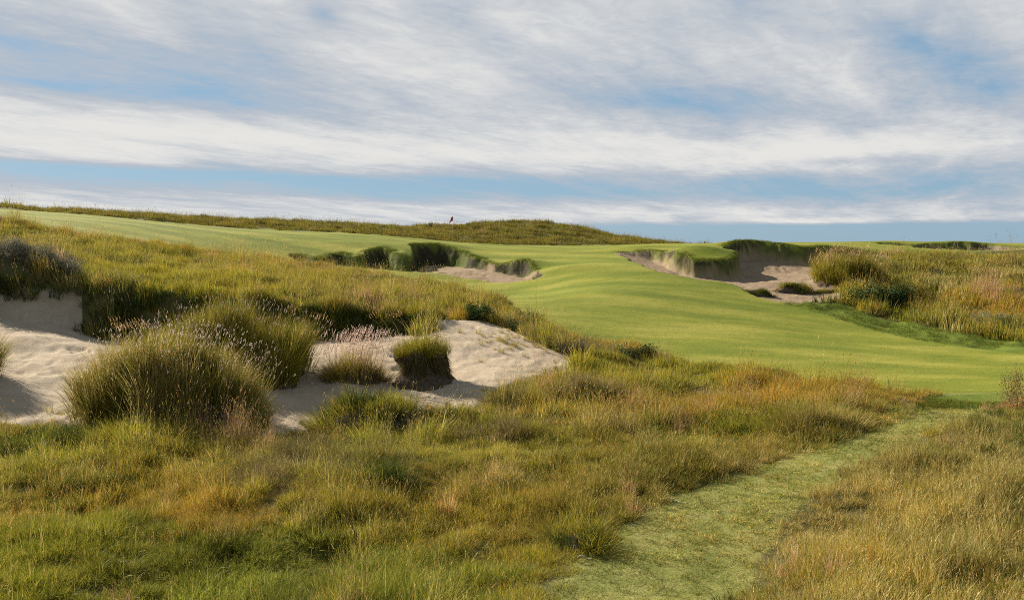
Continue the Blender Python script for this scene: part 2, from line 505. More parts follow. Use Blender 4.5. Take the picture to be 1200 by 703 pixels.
# ------------------------------------------------------------------ the ground sheet
def build_ground():
    ang = np.concatenate([np.linspace(-180, -42, 30)[:-1], np.linspace(-42, -34, 60)[:-1], np.linspace(-34, 34, 940), np.linspace(34, 42, 60)[1:], np.linspace(42, 180, 30)[1:-1]])
    rad = np.concatenate([np.geomspace(1.0, 9.5, 22)[:-1], np.geomspace(9.5, 118, 560)[:-1], np.geomspace(118, 7000, 70)])
    A, RR = np.meshgrid(np.radians(ang), rad)
    x = (np.sin(A) * RR); y = (np.cos(A) * RR)
    nr, na = x.shape
    z, sb, df, dp, dc, drop, each = field(x.ravel(), y.ravel())
    v = np.stack([x.ravel(), y.ravel(), z], 1)
    idx = np.arange(nr * na).reshape(nr, na)
    a = idx[:-1]; b = np.roll(idx, -1, 1)[:-1]; c = np.roll(idx, -1, 1)[1:]; d = idx[1:]
    quads = np.stack([a, b, c, d], -1).reshape(-1, 4)[:, ::-1]
    # normals of the whole sheet, so the regions meet without a seam
    nrm = np.zeros_like(v)
    fn = np.cross(v[quads[:, 2]] - v[quads[:, 0]], v[quads[:, 3]] - v[quads[:, 1]])
    for k in range(4): np.add.at(nrm, quads[:, k], fn)
    nrm /= np.linalg.norm(nrm, axis=1)[:, None] + 1e-12
    wsand = sstep(.02, .14, sb)
    # turf and roots still cover the top of the walls where the drop is big; far walls also carry painted shade there
    uu = v[:, 0] / np.maximum(v[:, 1], .1) * F + 600
    bank = (v[:, 1] < 40) & (uu > 95) & (uu < 540) & (drop > .3)
    wob2 = .14 * fbm(v[:, 0] + 2.1 * z, v[:, 1] - 1.3 * z, .6, 91, 3)
    wsand = wsand * np.where(bank, sstep(1.1, 1.35, sb + 2 * wob2), np.where(drop > .5, np.where(each[1] > 0, sstep(.62, .9, sb + 1.5 * wob2), np.where(v[:, 1] > 44, sstep(.22, .62, sb + 2.4 * wob2), sstep(.10, .34, sb + wob2))), 1))
    # the left arms of the middle bunker have grown over with turf
    wsand = wsand * np.where(each[1] > -1, sstep(488, 515, uu + 40 * fbm(v[:, 0], v[:, 1], 1.5, 93, 2)), 1)
    wf = sstep(-.06, .06, df)
    wp = sstep(-.08, .10, dp)
    wc = sstep(-.05, .25, dc) * 1.0
    lipturf = sstep(-1.2, -.2, sb) * wf * np.where(v[:, 1] > 50, 1, 0) * backside(v[:, 0], v[:, 1])
    peat = sstep(.0, .12, sb) * (1 - wsand) * (drop > .18) * (v[:, 1] > 44)  # mask of the far walls' sod, coloured dark to deepen their shade
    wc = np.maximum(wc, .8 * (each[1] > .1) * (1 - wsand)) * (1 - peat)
    wc = np.maximum(wc, .55 * lipturf * sstep(-.1, .25, fbm(v[:, 0], v[:, 1], 2.0, 44, 2) + .1))
    green = (v[:, 1] > 58)
    strp = .5 + .5 * np.sin((v[:, 1] * .93 + v[:, 0] * .36) * 2 * math.pi / 3.6)
    strp = sstep(.25, .75, strp)
    gm = sstep(58, 63, v[:, 1])
    aux = np.stack([.5 + (strp - .5) * (gm * .9 + .42), wc, wp * (1 - .55 * sstep(0, .5, np.where(dc > 0, dc, 0))), np.ones(len(v))], 1)
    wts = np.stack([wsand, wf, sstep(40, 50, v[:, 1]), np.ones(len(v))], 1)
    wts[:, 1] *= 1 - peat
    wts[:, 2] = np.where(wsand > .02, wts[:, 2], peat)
    # region of each face
    fs = quads
    m_s = wsand[fs].mean(1) > .5
    m_p = (wp[fs].mean(1) > .5) & ~m_s
    m_c = (dc[fs].mean(1) > 0) & ~m_s & ~m_p
    m_f = (wf[fs].mean(1) > .5) & ~m_s & ~m_p & ~m_c
    fy = v[fs[:, 0], 1]
    eb = [e[fs].mean(1) for e in each]
    top = np.argmax(np.stack(eb), 0)
    cen = v[fs].mean(1)
    gx = cen[:, 0] / np.maximum(cen[:, 1], 1) * F + 600
    on_green = m_f & (cen[:, 1] > 62) & (gx < 800)
    regs = [('sand_bunker', m_s & (top == 0)), ('sand_bunker', m_s & (top == 1)), ('sand_bunker', m_s & (top == 2)), ('sand_bunker', m_s & (top == 3)),
            ('mown_path', m_p), ('fairway_fringe', m_c), ('putting_green', on_green), ('fairway', m_f & ~on_green), ('ground', ~(m_s | m_p | m_c | m_f))]
    for name, msk in regs:
        if not msk.any(): continue
        f = quads[msk]
        used, inv = np.unique(f.ravel(), return_inverse=True)
        f = inv.reshape(-1, 4)
        me = bpy.data.meshes.new(name)
        me.vertices.add(len(used)); me.vertices.foreach_set('co', v[used].astype(np.float32).ravel())
        me.loops.add(len(f) * 4); me.loops.foreach_set('vertex_index', f.astype(np.int32).ravel())
        me.polygons.add(len(f)); me.polygons.foreach_set('loop_start', (np.arange(len(f)) * 4).astype(np.int32))
        me.polygons.foreach_set('loop_total', np.full(len(f), 4, np.int32))
        me.polygons.foreach_set('use_smooth', np.ones(len(f), bool))
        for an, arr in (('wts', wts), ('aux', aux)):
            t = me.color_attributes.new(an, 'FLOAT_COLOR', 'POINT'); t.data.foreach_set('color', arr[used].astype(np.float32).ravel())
        me.update()
        me.normals_split_custom_set_from_vertices(nrm[used].astype(np.float32))
        me.materials.append(M_GROUND)
        o = bpy.data.objects.new(name, me); COL.objects.link(o)
        tag(o, kind='structure')


build_ground()

# ------------------------------------------------------------------ grass blades
PAL = {
    'green': [(3, (.095, .118, .016)), (3, (.140, .152, .020)), (3, (.200, .188, .028)), (1, (.29, .23, .06))],
    'yellow': [(2, (.110, .130, .016)), (4, (.20, .185, .020)), (3, (.29, .225, .028)), (1, (.35, .26, .09))],
    'rust': [(3, (.17, .16, .022)), (4, (.28, .20, .032)), (3, (.29, .155, .032)), (1, (.21, .095, .03)), (1, (.36, .28, .13))],
    'straw': [(2, (.17, .16, .034)), (3, (.32, .25, .08)), (3, (.42, .33, .15)), (1, (.30, .16, .06)), (1, (.13, .14, .03))],
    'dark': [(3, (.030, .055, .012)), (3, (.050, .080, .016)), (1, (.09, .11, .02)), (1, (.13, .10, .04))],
    'brown': [(2, (.15, .115, .050)), (2, (.20, .14, .080)), (3, (.13, .125, .030)), (1, (.28, .21, .11))],
    'olive': [(3, (.110, .115, .018)), (3, (.165, .150, .024)), (2, (.22, .17, .04)), (1, (.28, .19, .07))],
    'pink': [(3, (.36, .21, .13)), (2, (.42, .27, .17)), (2, (.30, .20, .06)), (1, (.20, .16, .04))],
    'short': [(4, (.15, .185, .030)), (4, (.24, .245, .055)), (3, (.38, .33, .11)), (2, (.53, .43, .21))],
    'lip': [(3, (.065, .095, .012)), (3, (.105, .13, .018)), (2, (.16, .155, .028))],
}


def pick_cols(r, pal, n):
    w = np.array([p[0] for p in PAL[pal]], float); cs = np.array([p[1] for p in PAL[pal]])
    k = r.choice(len(w), n, p=w / w.sum())
    g = 1.0 if pal in ('lip', 'dark', 'short') else 1.32
    return cs[k] * r.uniform(.75, 1.25, (n, 1)) * np.array([g * 1.01, g * 1.0, g * .85])


def add_blades(mb, r, root, h, ang, lean, width, col, tipcol=None, seg=3, up=None, power=1.9):
    n = len(h)
    t = np.linspace(0, 1, seg + 1)
    dirx, diry = np.cos(ang), np.sin(ang)
    face = r.uniform(0, 2 * np.pi, n)
    sx, sy = np.cos(face), np.sin(face)
    if tipcol is None: tipcol = col
    vs = []; cs = []
    for i, ti in enumerate(t):
        hz = h * lean * ti ** power
        vz = h * (ti - .45 * np.clip(lean, 0, 1.2) ** 2 * ti ** 2.2)
        px = root[:, 0] + dirx * hz; py = root[:, 1] + diry * hz; pz = root[:, 2] + vz
        if up is not None:
            px = px + up[:, 0] * h * ti; py = py + up[:, 1] * h * ti
        c = col + (tipcol - col) * ti
        if i < seg:
            w = width * (1 - .75 * ti ** 1.4) * .5
            vs.append(np.stack([px - sx * w, py - sy * w, pz], 1)); vs.append(np.stack([px + sx * w, py + sy * w, pz], 1)); cs += [c, c]
        else:
            vs.append(np.stack([px, py, pz], 1)); cs.append(c)
    m = 2 * seg + 1
    V = np.stack(vs, 1).reshape(-1, 3); C = np.stack(cs, 1).reshape(-1, 3)
    o = (np.arange(n) * m)[:, None]
    q = np.concatenate([o + np.array([[2 * i, 2 * i + 1, 2 * i + 3, 2 * i + 2]]) for i in range(seg - 1)]) if seg > 1 else None
    tr = o + np.array([[2 * seg - 2, 2 * seg - 1, 2 * seg]])
    mb.add(V, q, tr, C)
    return np.stack([root[:, 0] + dirx * h * lean + (up[:, 0] * h if up is not None else 0), root[:, 1] + diry * h * lean + (up[:, 1] * h if up is not None else 0),
                     root[:, 2] + h * (1 - .45 * np.clip(lean, 0, 1.2) ** 2)], 1)


def add_heads(mb, r, tips, ang, length, width, col, n_flo=5):
    """seed heads: little spindles of crossed leaf-shaped florets along the stalk's end"""
    n = len(tips)
    for k in range(n_flo):
        f = (k + .5) / n_flo
        c = tips + np.stack([np.cos(ang) * length * .5 * f, np.sin(ang) * length * .5 * f, length * (f - .75)], 1) + r.normal(0, .25, (n, 3)) * width[:, None]
        a = r.uniform(0, 2 * np.pi, n)
        w = width * (1.1 - .6 * abs(f - .4)) * r.uniform(.7, 1.2, n)
        l = length / n_flo * r.uniform(.8, 1.4, n)
        sx = np.stack([np.cos(a) * w * .5, np.sin(a) * w * .5, 0 * w], 1)
        uz = np.stack([np.cos(ang) * l * .35, np.sin(ang) * l * .35, l * .6], 1)
        V = np.stack([c - uz, c + sx, c + uz, c - sx], 1).reshape(-1, 3)
        q = (np.arange(n) * 4)[:, None] + np.array([[0, 1, 2, 3]])
        mb.add(V, q, None, np.repeat(col, 4, 0))


SPEC = {  # pal, height range, lean mean, stalks fraction, stalk height, stalk pal
    'green': ('green', .20, .42, .45, .015, 'straw'),
    'yellow': ('yellow', .22, .44, .34, .03, 'straw'),
    'rust': ('rust', .24, .50, .28, .07, 'rust'),
    'straw': ('straw', .24, .52, .32, .10, 'straw'),
    'dark': ('dark', .20, .40, .45, .0, 'dark'),
    'brown': ('brown', .18, .38, .45, .08, 'brown'),
    'olive': ('olive', .22, .42, .40, .04, 'straw'),
    'pink': ('pink', .35, .70, .25, .35, 'pink'),
    'tall': ('yellow', .40, .80, .40, .16, 'straw'),
    'short': ('short', .025, .065, 1.2, .0, 'short'),
    'lip': ('lip', .10, .22, .7, .0, 'lip'),
}
TYPES = list(SPEC)
LODS = {0: (72, .19, .0088), 1: (66, .30, .0135), 2: (54, .50, .024)}
protos = bpy.data.collections.new('grass_clumps')
PIDX = {}
NVAR = 3


def make_protos():
    k = 0
    for ty in TYPES:
        pal, h0, h1, ln, sf, sp = SPEC[ty]
        for lod, (n, rad, wd) in LODS.items():
            ids = []
            if ty == 'short': n = int(n * 1.3)
            for var in range(NVAR):
                r = np.random.default_rng(1000 + k)
                mb = MB()
                rr = rad * np.sqrt(r.uniform(0, 1, n)); a = r.uniform(0, 2 * np.pi, n)
                root = np.stack([rr * np.cos(a), rr * np.sin(a), np.full(n, -.03)], 1)
                h = r.uniform(h0, h1, n) * (1.15 - .55 * (rr / rad) ** 2)
                ang = a + r.normal(0, .9, n)
                lean = np.abs(r.normal(ln, ln * .55, n))
                col = pick_cols(r, pal, n)
                tip = col * r.uniform(.95, 1.35, (n, 1)) + np.array([.03, .02, .0]) * r.uniform(0, 1, (n, 1))
                add_blades(mb, r, root, h, ang, lean, wd * r.uniform(.6, 1.3, n), col, tip)
                if ty in ('green', 'dark', 'brown', 'olive'):
                    nb = 9
                    rr = rad * np.sqrt(r.uniform(0, 1, nb)); a = r.uniform(0, 2 * np.pi, nb)
                    col = pick_cols(r, ty, nb)
                    add_blades(mb, r, np.stack([rr * np.cos(a), rr * np.sin(a), np.full(nb, -.02)], 1), r.uniform(h0 * .7, h1 * .8, nb), a, r.uniform(.4, 1.1, nb), wd * r.uniform(2.2, 3.6, nb), col, col * 1.1, 3)
                ns = int(n * sf)
                if ns:
                    rr = rad * np.sqrt(r.uniform(0, 1, ns)); a = r.uniform(0, 2 * np.pi, ns)
                    root = np.stack([rr * np.cos(a), rr * np.sin(a), np.full(ns, -.03)], 1)
                    h = r.uniform(h1 * .95, h1 * 1.55, ns); ln2 = np.abs(r.normal(.12, .12, ns)); ang = r.uniform(0, 2 * np.pi, ns)
                    col = pick_cols(r, sp, ns)
                    tips = add_blades(mb, r, root, h, ang, ln2, np.full(ns, wd * .42), col, col, 2)
                    add_heads(mb, r, tips, ang, r.uniform(.05, .11, ns), np.full(ns, wd * .95), pick_cols(r, sp, ns) * 1.1, 4)
                o = mb.build('clump_%03d' % k, M_BLADE, link=False)
                protos.objects.link(o)
                ids.append(k); k += 1
            PIDX[ty, lod] = ids


make_protos()


def scatter_group():
    g = bpy.data.node_groups.new('grass_scatter', 'GeometryNodeTree')
    g.interface.new_socket('Geometry', in_out='INPUT', socket_type='NodeSocketGeometry')
    g.interface.new_socket('Geometry', in_out='OUTPUT', socket_type='NodeSocketGeometry')
    n = g.nodes
    i = n.new('NodeGroupInput'); o = n.new('NodeGroupOutput')
    ci = n.new('GeometryNodeCollectionInfo'); ci.inputs['Collection'].default_value = protos
    ci.inputs['Separate Children'].default_value = True; ci.inputs['Reset Children'].default_value = True
    ip = n.new('GeometryNodeInstanceOnPoints'); ip.inputs['Pick Instance'].default_value = True

    def attr(nm, ty):
        a = n.new('GeometryNodeInputNamedAttribute'); a.data_type = ty; a.inputs['Name'].default_value = nm
        return [s for s in a.outputs if s.enabled and s.name == 'Attribute'][0]
    L = g.links.new
    L(i.outputs[0], ip.inputs['Points']); L(ci.outputs[0], ip.inputs['Instance'])
    L(attr('pick', 'INT'), ip.inputs['Instance Index']); L(attr('rot', 'FLOAT_VECTOR'), ip.inputs['Rotation']); L(attr('scl', 'FLOAT_VECTOR'), ip.inputs['Scale'])
    L(ip.outputs[0], o.inputs[0])
    return g


GN = scatter_group()


def scatter(name, label, P, pick, rot, scl, tint):
    me = bpy.data.meshes.new(name)
    me.vertices.add(len(P)); me.vertices.foreach_set('co', P.astype(np.float32).ravel())
    a = me.attributes.new('pick', 'INT', 'POINT'); a.data.foreach_set('value', pick.astype(np.int32))
    a = me.attributes.new('rot', 'FLOAT_VECTOR', 'POINT'); a.data.foreach_set('vector', rot.astype(np.float32).ravel())
    a = me.attributes.new('scl', 'FLOAT_VECTOR', 'POINT'); a.data.foreach_set('vector', scl.astype(np.float32).ravel())
    a = me.attributes.new('tint', 'FLOAT_COLOR', 'POINT'); a.data.foreach_set('color', np.concatenate([tint, np.ones((len(P), 1))], 1).astype(np.float32).ravel())
    me.update()
    o = bpy.data.objects.new(name, me); COL.objects.link(o)
    m = o.modifiers.new('scatter', 'NODES'); m.node_group = GN
    tag(o, label, 'grass', kind='stuff')
    return o


# what grows where: patches given by the place they stand (centre seen at u, v), radius in metres
PATCH = []


def patch(u, v, rx, ry, ty, w):
    x, y = cast(u, v)
    PATCH.append((x, y, rx, ry, ty, w))


for a in [(60, 655, 4.0, 2.2, 'green', 1.09), (250, 660, 3.4, 2.0, 'green', 1.02), (450, 680, 2.9, 1.6, 'green', 0.75), (560, 640, 1.8, 2.0, 'yellow', 0.68),
          (20, 600, 3.0, 1.4, 'rust', 0.42), (200, 600, 3.0, 1.4, 'rust', 0.42), (330, 605, 2.5, 1.4, 'rust', 0.42), (480, 590, 2.8, 1.9, 'yellow', 0.61),
          (60, 555, 3.4, 1.8, 'yellow', 0.95), (60, 530, 1.4, 1.4, 'dark', 0.95), (140, 520, 1.6, 1.2, 'green', 1.02), (200, 505, 2.3, 1.2, 'yellow', 0.82), (300, 545, 2.5, 1.8, 'brown', 0.68),
          (365, 545, 1.1, 1.4, 'brown', 0.88), (440, 560, 1.8, 1.4, 'olive', 0.82), (540, 520, 3.0, 1.6, 'yellow', 0.75), (620, 515, 2.5, 1.6, 'brown', 0.54), (700, 540, 2.8, 2.7, 'yellow', 0.54),
          (640, 570, 2.3, 2.2, 'olive', 0.68), (520, 610, 1.8, 1.6, 'brown', 0.48), (690, 620, 1.1, 2.2, 'green', 0.68), (620, 680, 1.1, 1.4, 'yellow', 0.88), (610, 600, 1.7, 1.6, 'rust', 0.54),
          (860, 510, 3.2, 1.2, 'green', 1.3), (950, 505, 2.4, 1.0, 'olive', 1.1), (760, 555, 2, 1.4, 'olive', 1.0), (800, 480, 3, 1.8, 'rust', 1.2), (900, 455, 3.5, 2.2, 'rust', 0.9), (1010, 465, 3, 1.8, 'rust', 0.9), (1055, 470, 1.6, 1.2, 'pink', .7),
          (720, 450, 3.0, 2.0, 'yellow', 1.3), (680, 445, 2.0, 1.2, 'rust', .8), (800, 440, 2.5, 2.2, 'yellow', 1.1), (640, 465, 1.6, 1.0, 'brown', 1.2), (700, 415, 2.0, 2.0, 'brown', 1.0), (740, 412, 1.2, 1.6, 'dark', .7),
          (660, 400, 1.6, 1.6, 'brown', 1.2), (620, 372, 2.0, 2.4, 'dark', 1.0), (580, 355, 2.4, 2.6, 'olive', 1.3),
          (1100, 600, 3.5, 3.5, 'straw', 1.3), (1000, 660, 2.5, 2.5, 'straw', 1.3), (1180, 540, 3, 3, 'straw', 1.3), (1150, 660, 2.5, 2.0, 'rust', 1.0), (1040, 620, 1.2, 1.0, 'olive', 1.0), (980, 690, 1.0, .8, 'rust', .9), (1120, 590, 1.2, 1.0, 'tall', .9), (1020, 590, 1.2, 1.0, 'rust', .9), (1180, 620, 1.4, 1.2, 'yellow', .9), (1100, 690, 1.2, .8, 'tall', .8), (1060, 560, 2.0, 2.0, 'olive', .8), (1190, 480, 1.2, 1.2, 'pink', 1.6), (1160, 690, 1.6, 1.2, 'olive', .9),
          (0, 300, 3.5, 5.0, 'brown', 1.2), (60, 320, 3, 4.0, 'dark', 1.0), (30, 285, 3.0, 4.0, 'olive', .7), (150, 320, 4, 4, 'yellow', 1.2), (240, 330, 4.5, 4, 'yellow', 1.2), (300, 310, 6, 6, 'rust', .35), (200, 295, 6, 5, 'yellow', .8),
          (400, 335, 4, 4, 'yellow', 1.2), (330, 345, 3, 2, 'dark', 1.0), (450, 360, 3, 2.5, 'dark', .9), (500, 345, 4, 4, 'olive', 1.0), (120, 300, 3, 5, 'olive', .8),
          (990, 312, 3.0, 3.0, 'olive', 1.6), (1100, 310, 6, 4, 'olive', 1.6), (1180, 300, 4, 4, 'yellow', .8), (1100, 340, 3.2, 2.6, 'straw', .6), (1120, 362, 4.0, 2.0, 'rust', 2.10), (1185, 368, 4.0, 2.2, 'rust', 3.30), (1040, 298, 4, 2.5, 'pink', 1.4), (1135, 368, 4.0, 2.0, 'rust', 1.5), (1190, 378, 3.0, 1.5, 'rust', 1.5), (1150, 345, 3.5, 1.8, 'pink', 0.95), (1190, 355, 3, 2, 'pink', 0.95),
          (1150, 385, 3.5, 1.8, 'dark', .7), (1060, 320, 3, 2.5, 'brown', .8), (1180, 330, 5, 2.5, 'brown', .9), (1020, 340, 2, 2, 'rust', 1.35)]:
    patch(*a)


def choose_types(x, y, r):
    n = len(x)
    names = ['green', 'yellow', 'rust', 'straw', 'dark', 'brown', 'olive', 'pink', 'tall']
    basew = np.array([.10, .25, .05, .02, .02, .05, .20, -.5, .0])
    sc = np.tile(basew, (n, 1))
    for k in range(len(names)):
        sc[:, k] += 1.3 * fbm(x, y, 2.4, 200 + k, 3) + .5 * vnoise(x, y, .5, 300 + k)
    far = y > 74
    sc[far, :] = sc[far, :] * .5 + np.array([0, .1, .0, .2, .0, .5, 1.1, -.6, -.4])
    jx = x + 2.4 * fbm(x, y, 2.0, 401, 3); jy = y + 2.4 * fbm(x, y, 2.0, 402, 3)
    for px, py, rx, ry, ty, w in PATCH:
        sc[:, names.index(ty)] += w * np.exp(-((jx - px) / rx) ** 2 - ((jy - py) / ry) ** 2)
    sc = sc / .24
    g = sc + r.gumbel(0, 1, sc.shape)
    return np.array(names)[np.argmax(g, 1)]


def sample_fan(r, n, r0, r1, a=41, dens_pow=0.0):
    """n plan points in a ring sector; uniform in area"""
    rad = np.sqrt(r.uniform(r0 ** 2, r1 ** 2, n)); an = np.radians(r.uniform(-a, a, n))
    return np.sin(an) * rad, np.cos(an) * rad


AVOID = []           # (x, y, radius) tussocks that keep the loose grass off


def rough_scatter(name, label, n, r0, r1, lod, sel=None, hscale=1.0, seed=0):
    r = np.random.default_rng(seed)
    x, y = sample_fan(r, n, r0, r1)
    z, sb, df, dp, dc, drop, each = field(x, y)
    u_ = x / np.maximum(y, 1) * F + 600
    lim = .0 + np.where(drop > .7, .45, .05)
    lim = np.where((drop > .3) & (y < 40) & (u_ > 95) & (u_ < 540), 1.35, lim)
    ok = (sb < lim) & (df < -.02 if lod < 2 else df < .1) & (dp < r.normal(-.02, .13, len(x))) & (dc < .0)
    for ax_, ay_, ar in AVOID:
        ok &= (x - ax_) ** 2 + (y - ay_) ** 2 > ar ** 2
    if sel is not None: ok &= sel(x, y)
    x, y, z, sb, df, drop, dp = [q[ok] for q in (x, y, z, sb, df, drop, dp)]
    ty = choose_types(x, y, r)
    ty = np.where((sb > .1) & (y > 30) & (y < 37) & (r.uniform(0, 1, len(x)) < .75), 'dark', ty)  # mostly dark clumps on the left bunker's back bank, painting in its shade
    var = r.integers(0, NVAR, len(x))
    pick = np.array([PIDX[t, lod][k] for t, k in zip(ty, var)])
    hn = fbm(x, y, 1.3, 61, 3)
    bunch = vnoise(x, y, .42, 63)
    hs = hscale * np.clip(1.0 + 1.3 * hn + .9 * bunch, .35, 2.1) * r.uniform(.75, 1.25, len(x))
    # trampled, shorter grass along mown edges
    edge = np.minimum(np.abs(df), np.abs(dp))
    hs *= .55 + .45 * sstep(0, .9, edge)
    hs *= np.where((y < 27) & (drop < .05), .5 + .5 * sstep(.2, 1.6, -sb), 1)
    ws = r.uniform(.85, 1.2, len(x)) * (hs * .4 + .6)
    wall = (sb > -.7) & (sb < 1.0)
    tilt = np.abs(r.normal(0, .12, len(x)))
    rz = r.uniform(0, 2 * np.pi, len(x))
    wind = r.uniform(0, 1, len(x)) < .5
    rz = np.where(wind, np.pi / 2 + r.normal(0, .5, len(x)), rz); tilt = np.where(wind, tilt + .10, tilt)
    lipside = wall & (y > 30) & (y < 37) & (x < 2)
    rz = np.where(lipside, r.normal(0, .5, len(x)), rz); tilt = np.where(lipside, r.uniform(.1, .55, len(x)), tilt)
    hs = np.where(lipside, hs * 1.5, hs)
    rot = np.stack([tilt, np.zeros(len(x)), rz], 1)
    tn = 1 + .50 * fbm(x, y, .9, 71, 3)[:, None] + r.normal(0, .10, (len(x), 1))
    hue = .10 * fbm(x, y, 3.0, 72, 2)
    tint = np.clip(tn * np.stack([1 + hue, np.ones(len(x)), 1 - hue], 1), .45, 1.6) * np.where(y > 74, .74, 1.0)[:, None]
    print(name, len(x))
    return scatter(name, label, np.stack([x, y, z], 1), pick, rot, np.stack([ws, ws, hs], 1), tint)


# ------------------------------------------------------------------ tussocks (things)
def place(u, v):
    x, y = ground_at(u, v)
    return np.array([x, y, float(height(x, y)[0])])


def make_tussock(name, label, loc, rx, ry, hm, n, h, pal, lean=.45, wd=.011, stalks=0, stalk_h=(.6, .9), stalk_pal='straw', head=(.08, .02), cat='grass tussock', group=None, rz=0.0,
                 seed=1, flat=2.4, out=.5, soil=True, tip=1.25, mix=None, headcol=None, skirt=0.0):
    r = np.random.default_rng(seed)
    root = empty(name, tuple(loc), rz)
    tag(root, label, cat, group)
    if soil:
        nu, nv = 40, 14
        mb = MB(); V = []
        for j in range(nv + 1):
            f = j / nv
            for i in range(nu):
                a = 2 * np.pi * i / nu
                w = 1 + .13 * math.sin(3 * a + seed) + .08 * math.sin(7 * a + 2 * seed)
                rr = w * f
                zz = hm * (1 - f ** flat) - .25 * (f > .97) - .02
                jx, jy = r.normal(0, .02, 2)
                V.append((.86 * rx * rr * math.cos(a) + jx, .86 * ry * rr * math.sin(a) + jy, zz + r.normal(0, .02)))
        q = [(j * nu + i, j * nu + (i + 1) % nu, (j + 1) * nu + (i + 1) % nu, (j + 1) * nu + i) for j in range(nv) for i in range(nu)]
        mb.add(V, q)
        mb.build('soil_mound', M_SOIL, root, True)
    mb = MB()
    nt_ = max(16, int(rx * ry * 14))
    tf = np.sqrt(r.uniform(0, 1, nt_)) * .97; ta = r.uniform(0, 2 * np.pi, nt_)
    tw = 1 + .13 * np.sin(3 * ta + seed) + .08 * np.sin(7 * ta + 2 * seed)
    th = r.uniform(.66, 1.3, nt_); tb = r.uniform(.55, 1.12, nt_)
    k = r.integers(0, nt_, n)
    dx, dy = r.normal(0, .15, n) * min(1.0, rx), r.normal(0, .13, n) * min(1.0, rx)
    X = rx * (tw * tf * np.cos(ta))[k] + dx; Y = ry * (tw * tf * np.sin(ta))[k] + dy
    f = np.clip(np.hypot(X / rx, Y / ry), 0, 1.05); a = np.arctan2(Y / ry, X / rx)
    Z = hm * np.clip(1 - f ** flat, 0, 1) * (1 + .5 * vnoise(X + loc[0], Y + loc[1], .9, seed + 2)) - .06
    hh = r.uniform(h[0] * .75, h[1] * 1.12, n) * th[k] * (1 + .5 * vnoise(X + loc[0], Y + loc[1], .45, seed + 5))
    ang = np.where(r.uniform(0, 1, n) < .7, np.arctan2(dy, dx), a) + r.normal(0, .5, n)
    ln = np.abs(r.normal(lean, lean * .55, n)) * (.7 + .5 * f)
    up = np.stack([np.cos(a) * out * f ** 2, np.sin(a) * out * f ** 2], 1)
    col = pick_cols(r, pal, n)
    if mix:
        m = vnoise(X + loc[0], Y + loc[1], .7, seed + 9) + r.normal(0, .12, n) > .08
        col[m] = pick_cols(r, mix, int(m.sum()))
    if mix:
        m = r.uniform(0, 1, nt_)[k] < .3
        col[m] = pick_cols(r, mix, int(m.sum()))
    col = col * tb[k][:, None]
    tipc = col * tip + np.array([.03, .02, 0]) * r.uniform(0, 1, (n, 1))
    add_blades(mb, r, np.stack([X, Y, Z], 1), hh, ang, ln, wd * r.uniform(.6, 1.3, n), col, tipc, 4, up)
    mb.build('blades', M_GRASS, root)
    if stalks:
        mb = MB()
        f = np.sqrt(r.uniform(0, 1, stalks)) * .95; a = r.uniform(0, 2 * np.pi, stalks)
        X = rx * f * np.cos(a); Y = ry * f * np.sin(a); Z = hm * (1 - f ** flat) - .05
        hh = r.uniform(*stalk_h, stalks); ang = r.normal(0, .9, stalks); ln = np.abs(r.normal(.18, .14, stalks))
        up = np.stack([np.cos(a) * .35 * f ** 2, np.sin(a) * .35 * f ** 2], 1)
        col = pick_cols(r, stalk_pal, stalks)
        tips = add_blades(mb, r, np.stack([X, Y, Z], 1), hh, ang, ln, np.full(stalks, wd * .62), col, col, 3, up)
        hc = pick_cols(r, stalk_pal, stalks) * 1.2 if headcol is None else np.array(headcol)[None] * r.uniform(.75, 1.2, (stalks, 1))
        add_heads(mb, r, tips, ang, r.uniform(.7, 1.3, stalks) * head[0], np.full(stalks, head[1]), hc, 6)
        mb.build('seed_stalks', M_GRASS, root)
    AVOID.append((loc[0], loc[1], min(rx, ry) * .75))
    return root


